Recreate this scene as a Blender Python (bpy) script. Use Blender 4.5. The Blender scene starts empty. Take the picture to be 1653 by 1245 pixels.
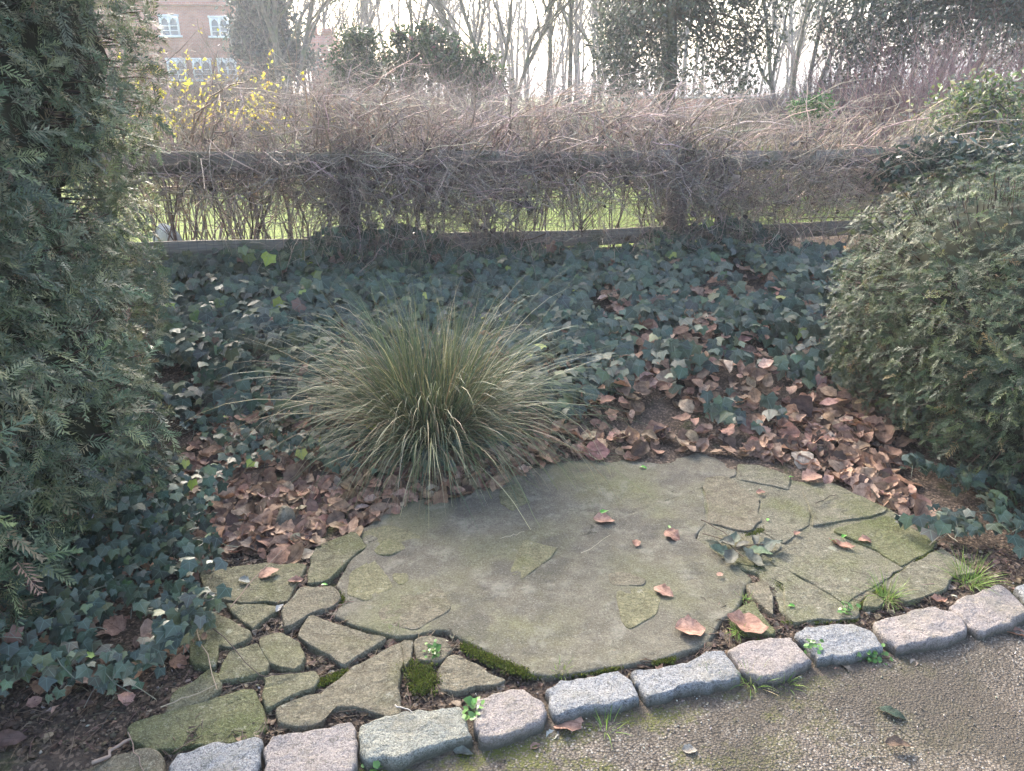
import bpy, math, random
import numpy as np
from mathutils import Vector
R = math.radians
rng = np.random.default_rng(7)
random.seed(7)
S = bpy.context.scene
COL = S.collection

# ------------------------------------------------------------------ camera
F_PX = 1244.0; CAM_H = 1.6; PITCH = R(20.8)
cam_d = bpy.data.cameras.new('camera'); cam = bpy.data.objects.new('camera', cam_d); COL.objects.link(cam)
cam.location = (0, 0, CAM_H); cam.rotation_euler = (R(90) - PITCH, 0, 0)
cam_d.sensor_width = 36; cam_d.lens = 36 * F_PX / 1653; cam_d.clip_start = 0.05; cam_d.clip_end = 2000
S.camera = cam
# ------------------------------------------------------------------ light
SUN_EL, SUN_AZ = 30.0, -22.0          # azimuth measured from +Y towards +X
w = bpy.data.worlds.new('World'); S.world = w; w.use_nodes = True
nt = w.node_tree; nt.nodes.clear()
sky = nt.nodes.new('ShaderNodeTexSky'); sky.sky_type = 'NISHITA'; sky.sun_disc = False
sky.sun_elevation = R(SUN_EL); sky.sun_rotation = R(SUN_AZ)
sky.air_density = 1.0; sky.dust_density = 5.0; sky.ozone_density = 1.2
bg = nt.nodes.new('ShaderNodeBackground'); bg.inputs['Strength'].default_value = 0.15
wo = nt.nodes.new('ShaderNodeOutputWorld')
nt.links.new(sky.outputs[0], bg.inputs['Color']); nt.links.new(bg.outputs[0], wo.inputs['Surface'])
sd = bpy.data.lights.new('sun', 'SUN'); sd.energy = 1.2; sd.angle = R(10); sd.color = (1.0, 0.95, 0.88)
sun = bpy.data.objects.new('sun', sd); COL.objects.link(sun)
sv = Vector((math.sin(R(SUN_AZ)) * math.cos(R(SUN_EL)), math.cos(R(SUN_AZ)) * math.cos(R(SUN_EL)), math.sin(R(SUN_EL))))
sun.rotation_euler = sv.to_track_quat('Z', 'Y').to_euler(); sun.location = (-5, 10, 12)
S.view_settings.view_transform = 'Standard'; S.view_settings.look = 'None'
S.view_settings.exposure = 2.6; S.view_settings.gamma = 1.0
S.cycles.max_bounces = 6; S.cycles.diffuse_bounces = 3; S.cycles.glossy_bounces = 2
S.cycles.transmission_bounces = 3; S.cycles.volume_bounces = 0; S.cycles.transparent_max_bounces = 8
S.cycles.use_denoising = True; S.cycles.denoiser = 'OPENIMAGEDENOISE'; S.cycles.denoising_input_passes = 'RGB_ALBEDO_NORMAL'; S.cycles.denoising_prefilter = 'ACCURATE'; S.cycles.sample_clamp_indirect = 4.0
S.cycles.caustics_reflective = False; S.cycles.caustics_refractive = False

# ------------------------------------------------------------------ numeric helpers
ct, st_ = math.cos(PITCH), math.sin(PITCH)
def ray(px, py):
    px = np.asarray(px, float); py = np.asarray(py, float)
    x = (px - 826.5) / F_PX; v = (py - 622.5) / F_PX
    return np.stack([x + 0 * v, ct - v * st_ + 0 * x, -st_ - v * ct + 0 * x], -1)
def W(px, py, Y):                      # where a sight line reaches distance Y
    d = ray(px, py); return np.array([0, 0, CAM_H]) + d * (Y / d[..., 1])[..., None] if d.ndim > 1 else np.array([0, 0, CAM_H]) + d * (Y / d[1])
def G(px, py, z=0.0):                  # where it reaches height z
    d = ray(px, py); t = (z - CAM_H) / d[..., 2]
    return np.array([0, 0, CAM_H]) + d * t[..., None]
def sm(t): t = np.clip(t, 0, 1); return t * t * (3 - 2 * t)
def _h(ix, iy, iz, s):
    n = (ix * 374761393 + iy * 668265263 + iz * 2147483647 + s * 1274126177) & 0xFFFFFFFF
    n = ((n ^ (n >> 13)) * 1274126177) & 0xFFFFFFFF
    return ((n ^ (n >> 16)) & 0xFFFF) / 65535.0
def vn(p, f=1.0, s=0):                 # value noise 0..1
    p = np.asarray(p, float) * f; i = np.floor(p).astype(np.int64); u = p - i; u = u * u * (3 - 2 * u)
    r = 0
    for dx in (0, 1):
        for dy in (0, 1):
            for dz in (0, 1):
                wgt = (u[..., 0] if dx else 1 - u[..., 0]) * (u[..., 1] if dy else 1 - u[..., 1]) * (u[..., 2] if dz else 1 - u[..., 2])
                r = r + wgt * _h(i[..., 0] + dx, i[..., 1] + dy, i[..., 2] + dz, s)
    return r
def fbm(p, f=1.0, o=3, s=0): return sum(vn(p, f * 2 ** k, s + k) * .5 ** k for k in range(o)) / sum(.5 ** k for k in range(o))
def unit(v): return v / np.maximum(np.linalg.norm(v, axis=-1, keepdims=True), 1e-9)
def rand_unit(n): return unit(rng.normal(size=(n, 3)))

# kerb curve and terrain
KC = np.array([(150,1228),(340,1222),(500,1208),(668,1178),(820,1147),(955,1115),(1112,1080),(1243,1057),(1355,1033),(1487,1010),(1600,980),(1700,945)], float)
kw = G(KC[:, 0], KC[:, 1], 0.0)
KP = np.polyfit(kw[:, 0], kw[:, 1], 2); KX0, KX1 = kw[0, 0] - .2, kw[-1, 0] + .4
def yk(x):
    x = np.asarray(x, float); xc = np.clip(x, KX0, KX1)
    return np.polyval(KP, xc) + (x - xc) * np.polyval(np.polyder(KP), xc)
FX0, FY0, FSL = -2.5, 5.0, 0.293
def yf(x): return FY0 + FSL * (np.asarray(x, float) - FX0)
def terr(x, y, rough=True):
    x = np.asarray(x, float); y = np.asarray(y, float)
    f = np.clip(yf(x), 4.3, 9)
    s = (y - 3.0) / (f - 3.1)
    bank = .42 * (sm(s) * .6 + np.clip(s, 0, 1) * .4)
    after = sm((y - f - .2) / 1.2)
    z = -.017 + bank * (1 - after) + after * .24
    z = np.where(y < yk(x) + .05, -.017 - .07 * sm((yk(x) + .05 - y) / .1), z)
    if rough:
        P3 = np.stack([x, y, 0 * x], -1)
        z = z + (fbm(P3, 9, 3, 5) - .5) * .022 * (y > yk(x)) * (y < 12)
    return z
def GT(px, py):                         # where a sight line meets the terrain
    d = ray(px, py); t = np.full(d.shape[:-1], .8)
    for _ in range(400):
        p = np.array([0, 0, CAM_H]) + d * t[..., None]
        gap = p[..., 2] - terr(p[..., 0], p[..., 1], False)
        t = t + np.clip(gap, 0, 1) * .35
    return np.array([0, 0, CAM_H]) + d * t[..., None]
def inpoly(pts, poly):
    x, y = pts[:, 0], pts[:, 1]; r = np.zeros(len(x), bool); j = len(poly) - 1
    for i in range(len(poly)):
        xi, yi = poly[i][:2]; xj, yj = poly[j][:2]
        c = ((yi > y) != (yj > y)) & (x < (xj - xi) * (y - yi) / (yj - yi + 1e-12) + xi); r ^= c; j = i
    return r

# ------------------------------------------------------------------ mesh builder
class MB:
    def __init__(s): s.v = []; s.f = []; s.c = []; s.a = []; s.n = 0
    def add(s, v, f, col=(.5, .5, .5), a=None):
        v = np.asarray(v, float).reshape(-1, 3); f = np.asarray(f, np.int64)
        s.v.append(v); s.f.append(f + s.n); s.n += len(v)
        col = np.asarray(col, float); s.c.append(np.broadcast_to(col, (len(f), 3)) if col.ndim == 1 else col)
        s.a.append(np.zeros((len(v), 3)) if a is None else np.asarray(a, float))
    def inst(s, tpl, pos, rot, scl, col):
        tv, tf, ta = tpl; K = len(pos); n = len(tv)
        scl = np.asarray(scl, float); scl = scl[:, None] if scl.ndim == 1 else scl
        v = np.einsum('kij,knj->kni', rot, tv[None] * (scl[:, None, :] if scl.shape[1] == 3 else scl[:, :, None])) + pos[:, None]
        f = (tf[None] + (np.arange(K) * n)[:, None, None]).reshape(-1, tf.shape[1])
        s.add(v.reshape(-1, 3), f, np.repeat(col, len(tf), 0), np.tile(ta, (K, 1)))
    def tubes(s, P, r, col, sides=3):   # P (K,n,3), r (K,n)
        K, n, _ = P.shape
        if K == 0: return
        T = unit(np.gradient(P, axis=1)); ref = np.where(np.abs(T[..., 2:3]) > .9, np.array([1., 0, 0]), np.array([0, 0, 1.]))
        A = unit(np.cross(T, ref)); B = np.cross(T, A)
        ang = np.arange(sides) * 2 * math.pi / sides
        V = P[:, :, None] + r[..., None, None] * (np.cos(ang)[:, None] * A[:, :, None] + np.sin(ang)[:, None] * B[:, :, None])
        i = np.arange(n - 1)[:, None] * sides; j = np.arange(sides)[None]; j2 = (j + 1) % sides
        q = np.stack([i + j, i + j2, i + sides + j2, i + sides + j], -1).reshape(-1, 4)
        f = (q[None] + (np.arange(K) * n * sides)[:, None, None]).reshape(-1, 4)
        col = np.asarray(col, float)
        s.add(V.reshape(-1, 3), f, col if col.ndim == 1 else np.repeat(col, len(q), 0))
    def build(s, name, mat, parent=None, base=None, smooth=False):
        me = bpy.data.meshes.new(name)
        v = np.concatenate(s.v); off = np.array(parent.location if parent is not None else (base if base is not None else (0, 0, 0)), float)
        if parent is not None and parent.parent is not None: off = off + np.array(parent.parent.location)
        v = v - off
        lt = np.concatenate([np.full(len(f), f.shape[1]) for f in s.f]); li = np.concatenate([f.ravel() for f in s.f])
        me.vertices.add(len(v)); me.vertices.foreach_set('co', v.astype(np.float32).ravel())
        me.loops.add(len(li)); me.loops.foreach_set('vertex_index', li.astype(np.int32))
        me.polygons.add(len(lt)); me.polygons.foreach_set('loop_start', np.concatenate([[0], np.cumsum(lt)[:-1]]).astype(np.int32))
        me.polygons.foreach_set('loop_total', lt.astype(np.int32))
        if smooth: me.polygons.foreach_set('use_smooth', np.ones(len(lt), bool))
        c = np.concatenate(s.c); ca = me.attributes.new('Col', 'FLOAT_COLOR', 'FACE')
        ca.data.foreach_set('color', np.concatenate([c, np.ones((len(c), 1))], 1).astype(np.float32).ravel())
        a = np.concatenate(s.a); aa = me.attributes.new('luv', 'FLOAT_VECTOR', 'POINT'); aa.data.foreach_set('vector', a.astype(np.float32).ravel())
        me.update(calc_edges=True); me.materials.append(mat)
        o = bpy.data.objects.new(name, me); COL.objects.link(o)
        if parent is not None: o.parent = parent
        elif base is not None: o.location = base
        return o
def tag(o, label=None, cat=None, group=None, kind=None):
    for k, v in (('label', label), ('category', cat), ('group', group), ('kind', kind)):
        if v: o[k] = v
    return o
def empty(name, loc, label, cat, group=None):
    o = bpy.data.objects.new(name, None); COL.objects.link(o); o.location = loc; o.empty_display_size = .1
    return tag(o, label, cat, group)

# ------------------------------------------------------------------ materials
def mat(name):
    m = bpy.data.materials.new(name); m.use_nodes = True; n = m.node_tree; n.nodes.clear()
    return m, n, n.nodes, n.links
class NB:                                # tiny node writer
    def __init__(s, name): s.m, s.t, s.n, s.l = mat(name); s.out = s.n.new('ShaderNodeOutputMaterial'); s.pos = s.n.new('ShaderNodeNewGeometry').outputs['Position']
    def k(s, typ, ins=None, **kw):
        o = s.n.new(typ)
        for a, b in kw.items(): setattr(o, a, b)
        for a, b in (ins or {}).items():
            if isinstance(b, bpy.types.NodeSocket): s.l.new(b, o.inputs[a])
            else: o.inputs[a].default_value = b
        return o
    def noise(s, sc, det=4, rough=.6, vec=None, dist=0): return s.k('ShaderNodeTexNoise', {'Vector': vec or s.pos, 'Scale': sc, 'Detail': det, 'Roughness': rough, 'Distortion': dist}).outputs['Fac']
    def voro(s, sc, out='Distance', feat='F1', vec=None): return s.k('ShaderNodeTexVoronoi', {'Vector': vec or s.pos, 'Scale': sc}, feature=feat).outputs[out]
    def ramp(s, fac, a, b): 
        return s.k('ShaderNodeMapRange', {'Value': fac, 'From Min': a, 'From Max': b}).outputs[0]
    def mix(s, fac, a, b, mode='MIX'):
        o = s.n.new('ShaderNodeMix'); o.data_type = 'RGBA'; o.blend_type = mode
        for i, x in ((0, fac), (6, a), (7, b)):
            if isinstance(x, bpy.types.NodeSocket): s.l.new(x, o.inputs[i])
            else: o.inputs[i].default_value = (x if i == 0 else (*x, 1) if len(x) == 3 else x)
        return o.outputs[2]
    def math(s, op, a, b=0.0, c=None):
        o = s.k('ShaderNodeMath', operation=op)
        for i, x in enumerate((a, b) + ((c,) if c is not None else ())):
            if isinstance(x, bpy.types.NodeSocket): s.l.new(x, o.inputs[i])
            else: o.inputs[i].default_value = x
        return o.outputs[0]
    def attr(s, nm, o='Color'): return s.k('ShaderNodeAttribute', attribute_name=nm).outputs[o]
    def bump(s, h, d, st=1.0, nrm=None):
        ins = {'Height': h, 'Distance': d, 'Strength': st}
        if nrm: ins['Normal'] = nrm
        return s.k('ShaderNodeBump', ins).outputs[0]
    def surf(s, col, rough=.8, nrm=None, spec=.4, trans=0.0, tcol=None):
        b = s.k('ShaderNodeBsdfPrincipled', {'Base Color': col if isinstance(col, bpy.types.NodeSocket) else (*col, 1), 'Roughness': rough, 'Specular IOR Level': spec})
        if nrm: s.l.new(nrm, b.inputs['Normal'])
        o = b.outputs[0]
        if trans:
            t = s.k('ShaderNodeBsdfTranslucent', {'Color': tcol or (col if isinstance(col, bpy.types.NodeSocket) else (*col, 1))}).outputs[0]
            o = s.k('ShaderNodeMixShader', {0: trans, 1: o, 2: t}).outputs[0]
        s.l.new(o, s.out.inputs['Surface']); return s.m

def leaf_mat(name, rough=.45, trans=.3, spec=.45, vein=None, vfac=.6, mott=.5):
    b = NB(name); c = b.attr('Col')
    c = b.mix(b.ramp(b.noise(60, 3), .3, .75), b.mix(1, c, (1 - mott * .5,) * 3, 'MULTIPLY'), c)
    if vein:
        sx = b.k('ShaderNodeSeparateXYZ', {0: b.attr('luv', 'Vector')})
        c = b.mix(b.math('MULTIPLY', b.math('LESS_THAN', sx.outputs[2], .06), vfac), c, vein)
    return b.surf(c, rough, None, spec, trans)
M = {}
M['yew'] = leaf_mat('yew_needles', .5, .25, .4)
M['ivy'] = leaf_mat('ivy_leaf', .46, .18, .4, (.15, .22, .18), .45)
M['twig'] = leaf_mat('twig_bark', .75, 0, .25, mott=.6)
M['blade'] = leaf_mat('grass_blade', .5, .3, .35, mott=.2)
M['foliage'] = leaf_mat('evergreen_leaf', .4, .25, .5)
M['petal'] = leaf_mat('petal', .6, .4, .2, mott=.1)
M['bark'] = None
def dead_leaf_mat():
    b = NB('dead_leaf'); c = b.attr('Col'); sx = b.k('ShaderNodeSeparateXYZ', {0: b.attr('luv', 'Vector')})
    x = b.math('ABSOLUTE', sx.outputs[0]); y = sx.outputs[1]
    rib = b.math('LESS_THAN', x, .035)
    side = b.math('LESS_THAN', b.math('FRACT', b.math('MULTIPLY', b.math('SUBTRACT', y, b.math('MULTIPLY', x, .7)), 7.0)), .13)
    v = b.math('MAXIMUM', rib, b.math('MULTIPLY', side, .55))
    c = b.mix(b.ramp(b.noise(45, 4), .35, .7), b.mix(1, c, (.45, .42, .42), 'MULTIPLY'), c)
    c = b.mix(b.math('MULTIPLY', v, .45), c, b.mix(1, c, (.40, .34, .30), 'MULTIPLY'))
    c = b.mix(b.ramp(b.noise(170, 2), .66, .74), c, (.035, .02, .015))
    return b.surf(c, .62, b.bump(b.math('ADD', v, b.noise(90, 3)), .004, .7), .3, .16)
M['dead'] = dead_leaf_mat()
def bark_mat():
    b = NB('tree_bark'); n = b.noise(9, 5); c = b.mix(b.ramp(n, .3, .7), (.075, .062, .05), (.20, .175, .14))
    c = b.mix(b.ramp(b.noise(2.5, 3), .5, .7), c, (.10, .12, .06))
    return b.surf(c, .9, b.bump(n, .02), .2)
M['bark'] = bark_mat()
def soil_mat():
    b = NB('soil_and_litter'); n = b.noise(55, 6, .7); v = b.voro(120, 'Color')
    c = b.mix(b.ramp(n, .3, .7), (.028, .021, .016), (.095, .07, .052))
    c = b.mix(b.ramp(b.k('ShaderNodeRGBToBW', {0: v}).outputs[0], .68, .75), c, (.15, .11, .08))
    c = b.mix(b.ramp(b.noise(5, 4), .58, .72), c, (.045, .055, .018))
    return b.surf(c, .95, b.bump(b.math('ADD', n, b.math('MULTIPLY', b.voro(90), .6)), .012), .2)
M['soil'] = soil_mat()
def lawn_mat():
    b = NB('lawn_green'); n = b.noise(3, 5); c = b.mix(b.ramp(n, .3, .7), (.13, .19, .035), (.24, .31, .06))
    c = b.mix(b.ramp(b.noise(70, 3), .4, .7), b.mix(1, c, (.6, .62, .55), 'MULTIPLY'), c)
    return b.surf(c, .9, b.bump(b.noise(120, 3), .02), .2)
M['lawn'] = lawn_mat()
def path_mat():
    b = NB('gravelly_path'); vc = b.voro(150, 'Color'); vd = b.voro(150, 'Distance')
    g = b.k('ShaderNodeRGBToBW', {0: vc}).outputs[0]
    c = b.mix(g, (.08, .068, .055), (.29, .25, .205))
    c = b.mix(b.ramp(g, .76, .84), c, (.38, .35, .30))
    c = b.mix(b.ramp(vd, .38, .75), c, (.055, .045, .035))
    fine = b.noise(340, 3); c = b.mix(b.ramp(fine, .35, .7), b.mix(1, c, (.62, .6, .58), 'MULTIPLY'), c)
    patch = b.noise(2.6, 4, .55, dist=.4); dark = b.ramp(patch, .44, .58)
    c = b.mix(b.math('MULTIPLY', dark, .78), c, (.045, .038, .028))
    # moss close to the kerb
    sx = b.k('ShaderNodeSeparateXYZ', {0: b.attr('luv', 'Vector')}); near = b.ramp(sx.outputs[0], .62, .08)
    ms = b.math('MULTIPLY', b.ramp(b.noise(6, 6, .72), .47, .56), near)
    lf = b.ramp(b.k('ShaderNodeSeparateXYZ', {0: b.pos}).outputs[0], 1.5, .3)
    ms = b.math('MULTIPLY', ms, lf)
    c = b.mix(b.math('MULTIPLY', ms, b.ramp(b.noise(150, 3), .40, .52)), c, (.07, .075, .014))
    edge = b.math('MULTIPLY', b.ramp(b.math('ADD', sx.outputs[0], b.math('MULTIPLY', b.noise(28, 6, .75), .22)), .172, .158), .85)
    c = b.mix(edge, c, b.mix(b.ramp(b.noise(120, 4, .8), .35, .65), (.025, .019, .014), (.13, .10, .075)))
    h = b.math('SUBTRACT', 1.0, vd)
    return b.surf(c, .85, b.bump(b.math('ADD', h, b.math('MULTIPLY', fine, .4)), .005, .8), .3)
M['path'] = path_mat()
def sand_mat(name, c1, c2, moss, mossamt, sp=.5):
    b = NB(name); big = b.noise(4.5, 4, .6); med = b.noise(26, 5, .65); fine = b.noise(150, 4, .8); grit = b.voro(420, 'Color')
    g = b.k('ShaderNodeRGBToBW', {0: grit}).outputs[0]
    c = b.mix(b.ramp(med, .3, .72), c1, c2)
    c = b.mix(b.math('MULTIPLY', b.ramp(big, .62 - mossamt * .3, .80 - mossamt * .3), .8), c, moss)
    c = b.mix(b.ramp(fine, .4, .7), b.mix(1, c, (.40, .39, .35), 'MULTIPLY'), c)
    c = b.mix(b.math('MULTIPLY', b.ramp(g, .78, .86), sp * .6), c, (.34, .34, .27))
    c = b.mix(b.math('MULTIPLY', b.ramp(b.noise(80, 3, .8), .58, .66), .5), c, (.055, .053, .035))
    c = b.mix(b.math('MULTIPLY', b.ramp(b.noise(24, 5, .8), .60, .66), .5), c, (.33, .32, .25))
    c = b.mix(b.math('MULTIPLY', b.ramp(b.noise(11, 5, .7), .58, .64), .5), c, b.mix(1, c, (.45, .44, .42), 'MULTIPLY'))
    lv = b.voro(9, 'Distance'); lich = b.math('MULTIPLY', b.ramp(b.math('ADD', lv, b.math('MULTIPLY', med, .18)), .24, .20), b.ramp(b.noise(3.1, 2), .52, .6))
    c = b.mix(b.math('MULTIPLY', lich, .55), c, (.30, .31, .23))
    n1 = b.bump(b.math('ADD', med, b.math('MULTIPLY', b.noise(70, 4, .7), .5)), .016, .9); n2 = b.bump(b.math('ADD', fine, g), .0022, .8, n1)
    return b.surf(c, .9, n2, .25)
M['sand_a'] = sand_mat('mossy_sandstone', (.13, .125, .078), (.27, .255, .165), (.13, .14, .055), .5)
M['sand_b'] = sand_mat('tan_sandstone', (.145, .128, .092), (.29, .26, .19), (.14, .14, .07), .3)
M['sand_g'] = sand_mat('green_sandstone', (.115, .12, .062), (.23, .23, .125), (.12, .14, .05), .7)
M['inset'] = sand_mat('inset_stone', (.165, .158, .092), (.29, .275, .165), (.17, .18, .07), .4)
M['slab'] = sand_mat('speckled_slab', (.15, .142, .105), (.265, .25, .185), (.155, .165, .075), .5, .8)
def concrete_mat():
    b = NB('weathered_concrete'); big = b.noise(1.9, 4, .55, dist=.3); med = b.noise(14, 5, .65); fine = b.noise(150, 4, .8)
    g = b.k('ShaderNodeRGBToBW', {0: b.voro(380, 'Color')}).outputs[0]
    c = b.mix(b.ramp(med, .3, .7), (.118, .108, .082), (.215, .200, .155))
    c = b.mix(b.math('MULTIPLY', b.ramp(big, .44, .64), .8), c, (.165, .168, .085))
    c = b.mix(b.math('MULTIPLY', b.ramp(b.noise(3.3, 5, .65), .50, .60), .62), c, (.088, .082, .072))
    c = b.mix(b.ramp(fine, .38, .7), b.mix(1, c, (.45, .44, .41), 'MULTIPLY'), c)
    c = b.mix(b.math('MULTIPLY', b.ramp(g, .80, .88), .35), c, (.30, .29, .25))
    c = b.mix(b.math('MULTIPLY', b.ramp(b.noise(38, 5, .8), .66, .70), .6), c, (.04, .037, .03))
    wv = b.k('ShaderNodeVectorMath', {0: b.k('ShaderNodeTexNoise', {'Vector': b.pos, 'Scale': 9.0, 'Detail': 5}).outputs['Color'], 1: (.09, .09, 0), 2: b.pos}, operation='MULTIPLY_ADD').outputs[0]
    crk = b.math('MULTIPLY', b.math('LESS_THAN', b.voro(2.6, 'Distance', 'DISTANCE_TO_EDGE', wv), .0075), b.ramp(b.noise(2.2, 2), .62, .66))
    c = b.mix(b.math('MULTIPLY', crk, .8), c, (.03, .028, .02))
    c = b.mix(b.math('MULTIPLY', b.ramp(b.noise(75, 3, .8), .60, .68), .55), c, (.05, .047, .036))
    c = b.mix(b.math('MULTIPLY', b.ramp(b.noise(110, 2, .8), .66, .72), .5), c, (.30, .29, .24))
    c = b.mix(b.math('MULTIPLY', b.ramp(b.noise(7, 6, .75), .55, .62), .35), c, (.21, .20, .165))
    c = b.mix(b.math('MULTIPLY', b.ramp(b.noise(19, 5, .75), .60, .66), .5), c, (.06, .062, .035))
    n1 = b.bump(b.math('ADD', med, b.math('MULTIPLY', b.noise(60, 4, .7), .5)), .010, .9); n2 = b.bump(b.math('ADD', fine, g), .002, .8, n1)
    return b.surf(c, .88, n2, .25)
M['concrete'] = concrete_mat()
def granite_mat(name, a, bcol, dark):
    b = NB(name); g = b.k('ShaderNodeRGBToBW', {0: b.voro(480, 'Color')}).outputs[0]; g2 = b.k('ShaderNodeRGBToBW', {0: b.voro(300, 'Color')}).outputs[0]
    c = b.mix(b.ramp(g, .25, .75), a, bcol); c = b.mix(b.math('MULTIPLY', b.ramp(g2, .36, .28), .75), c, dark)
    med = b.noise(16, 5, .65); c = b.mix(b.math('MULTIPLY', b.ramp(med, .52, .72), .5), c, b.mix(1, c, (.62, .60, .50), 'MULTIPLY'))
    c = b.mix(b.math('MULTIPLY', b.ramp(b.noise(6, 5, .7), .50, .64), .55), c, (.15, .14, .105))
    c = b.mix(b.math('MULTIPLY', b.ramp(b.noise(42, 4), .60, .66), .55), c, b.mix(1, c, (.3, .3, .27), 'MULTIPLY'))
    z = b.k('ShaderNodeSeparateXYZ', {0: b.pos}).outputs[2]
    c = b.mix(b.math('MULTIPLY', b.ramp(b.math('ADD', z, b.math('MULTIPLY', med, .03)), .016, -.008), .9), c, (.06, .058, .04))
    return b.surf(c, .75, b.bump(b.math('ADD', g, b.noise(200, 2)), .003, .8, b.bump(b.math('ADD', med, b.math('MULTIPLY', b.noise(70, 4, .7), .5)), .020, 1.0)), .35)
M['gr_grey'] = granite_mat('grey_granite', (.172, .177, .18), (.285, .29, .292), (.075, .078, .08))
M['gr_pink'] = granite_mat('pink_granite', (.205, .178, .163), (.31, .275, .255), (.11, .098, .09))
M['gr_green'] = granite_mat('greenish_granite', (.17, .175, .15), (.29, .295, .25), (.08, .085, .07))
def wood_mat():
    b = NB('weathered_timber'); mp = b.k('ShaderNodeVectorMath', {0: b.pos, 1: (2.5, 2.5, 60)}, operation='MULTIPLY').outputs[0]
    n = b.noise(1.0, 5, .6, mp); c = b.mix(b.ramp(n, .3, .7), (.12, .11, .098), (.30, .275, .235))
    c = b.mix(b.ramp(b.noise(4, 4), .5, .7), c, (.10, .115, .06))
    return b.surf(c, .9, b.bump(n, .006), .2)
M['wood'] = wood_mat()
def wire_mat(): b = NB('rusty_wire'); return b.surf(b.mix(b.noise(30), (.06, .055, .05), (.16, .16, .165)), .55, None, .5)
M['wire'] = wire_mat()
def brick_mat():
    b = NB('old_brick'); tc = b.k('ShaderNodeTexCoord').outputs['Object']
    sx = b.k('ShaderNodeSeparateXYZ', {0: tc}); cv = b.k('ShaderNodeCombineXYZ', {0: b.math('ADD', sx.outputs[0], sx.outputs[1]), 1: sx.outputs[2]}).outputs[0]
    br = b.k('ShaderNodeTexBrick', {'Vector': cv, 'Scale': 1.0, 'Color1': (.44, .175, .12, 1), 'Color2': (.52, .24, .16, 1), 'Mortar': (.46, .40, .34, 1), 'Mortar Size': .008, 'Brick Width': .23, 'Row Height': .075})
    c = b.mix(b.ramp(b.noise(1.4, 5), .3, .7), b.mix(1, br.outputs[0], (.7, .68, .7), 'MULTIPLY'), br.outputs[0])
    return b.surf(c, .9, None, .2)
M['brick'] = brick_mat()
M['white'] = NB('white_paint').surf((.75, .76, .76), .5)
M['stonegrey'] = NB('pale_sill').surf((.42, .42, .40), .8)
def glass_mat():
    b = NB('window_glass'); m = b.surf((.10, .13, .15), .08, None, .9); return m
M['glass'] = glass_mat()
M['core'] = NB('filler_core').surf((.03, .033, .02), .95, None, .1)  # dark tone of the solid core added inside the yews
M['moss'] = leaf_mat('moss_green', .8, .2, .2, mott=.5)

# ------------------------------------------------------------------ templates
def quads(n, m): i, j = np.meshgrid(np.arange(n - 1), np.arange(m - 1), indexing='ij'); k = i * m + j; return np.stack([k, k + 1, k + m + 1, k + m], -1).reshape(-1, 4)
def ivy_tpl(seed):
    r = np.random.default_rng(seed)
    half = [(.18, -.17, 1), (.46, -.27, 0), (.52, .06, 1), (.69, .36, 0), (.39, .50, 1)]
    pts = [(0, -.06, 1)] + half + [(0, 1.02, 0)] + [(-a, b_, c) for a, b_, c in half[::-1]]
    v = [(0, 0, .05)]; a = [(0, 0, 0)]
    for x, y, s in pts:
        x += r.normal() * .03; y += r.normal() * .03
        v.append((x, y, -.16 * (x * x + (y - .2) ** 2) + (.07 if s else -.02) + r.normal() * .02)); a.append((x, y, s))
    n = len(pts); f = [(0, 1 + i, 1 + (i + 1) % n) for i in range(n)]
    v = np.array(v); v[:, 1] -= .3; return v, np.array(f), np.array(a)
IVY = [ivy_tpl(i) for i in range(6)]
def dead_tpl(seed, curl=1.0, wide=.36):
    r = np.random.default_rng(seed); n, m = 9, 7; t = np.linspace(0, 1, n); u = np.linspace(-1, 1, m)
    wdt = wide * np.sin(np.pi * np.clip(t, .0, 1) ** .85) ** .75; wdt[0] = .02; wdt[-1] = .01
    T, U = np.meshgrid(t, u, indexing='ij'); X = U * wdt[:, None]; Y = T - .5
    X = X * (1 + .10 * np.sin(T * 23 + seed) * np.abs(U))
    a1, a2, a3 = r.uniform(.2, 1.3) * curl, r.uniform(-1.2, 1.2) * curl, r.uniform(-.8, .8) * curl
    Z = a1 * X ** 2 * 2.2 + a2 * Y ** 2 * .8 + a3 * X * Y * 1.5 + .05 * curl * np.sin(T * 14 + U * 3 + seed) * np.abs(U)
    lu = np.stack([U * .8, T, 0 * T], -1).reshape(-1, 3)
    v = np.stack([X, Y, Z - Z.mean()], -1).reshape(-1, 3); f = quads(n, m)
    nv = len(v); v = np.concatenate([v, [[-.008, -.5, v[3, 2]], [.008, -.5, v[3, 2]], [.03, -.72, v[3, 2] + .03]]])
    lu = np.concatenate([lu, np.zeros((3, 3))]); f = np.concatenate([f, [[nv, nv + 1, nv + 2, nv + 2]]])[:len(f)]
    return v, f, lu
DEAD = [dead_tpl(i, .35 + .11 * ((i * 5) % 9), .26 + .045 * (i % 5)) for i in range(12)]
DEADF = [dead_tpl(40 + i, .55, .36) for i in range(5)]
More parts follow.
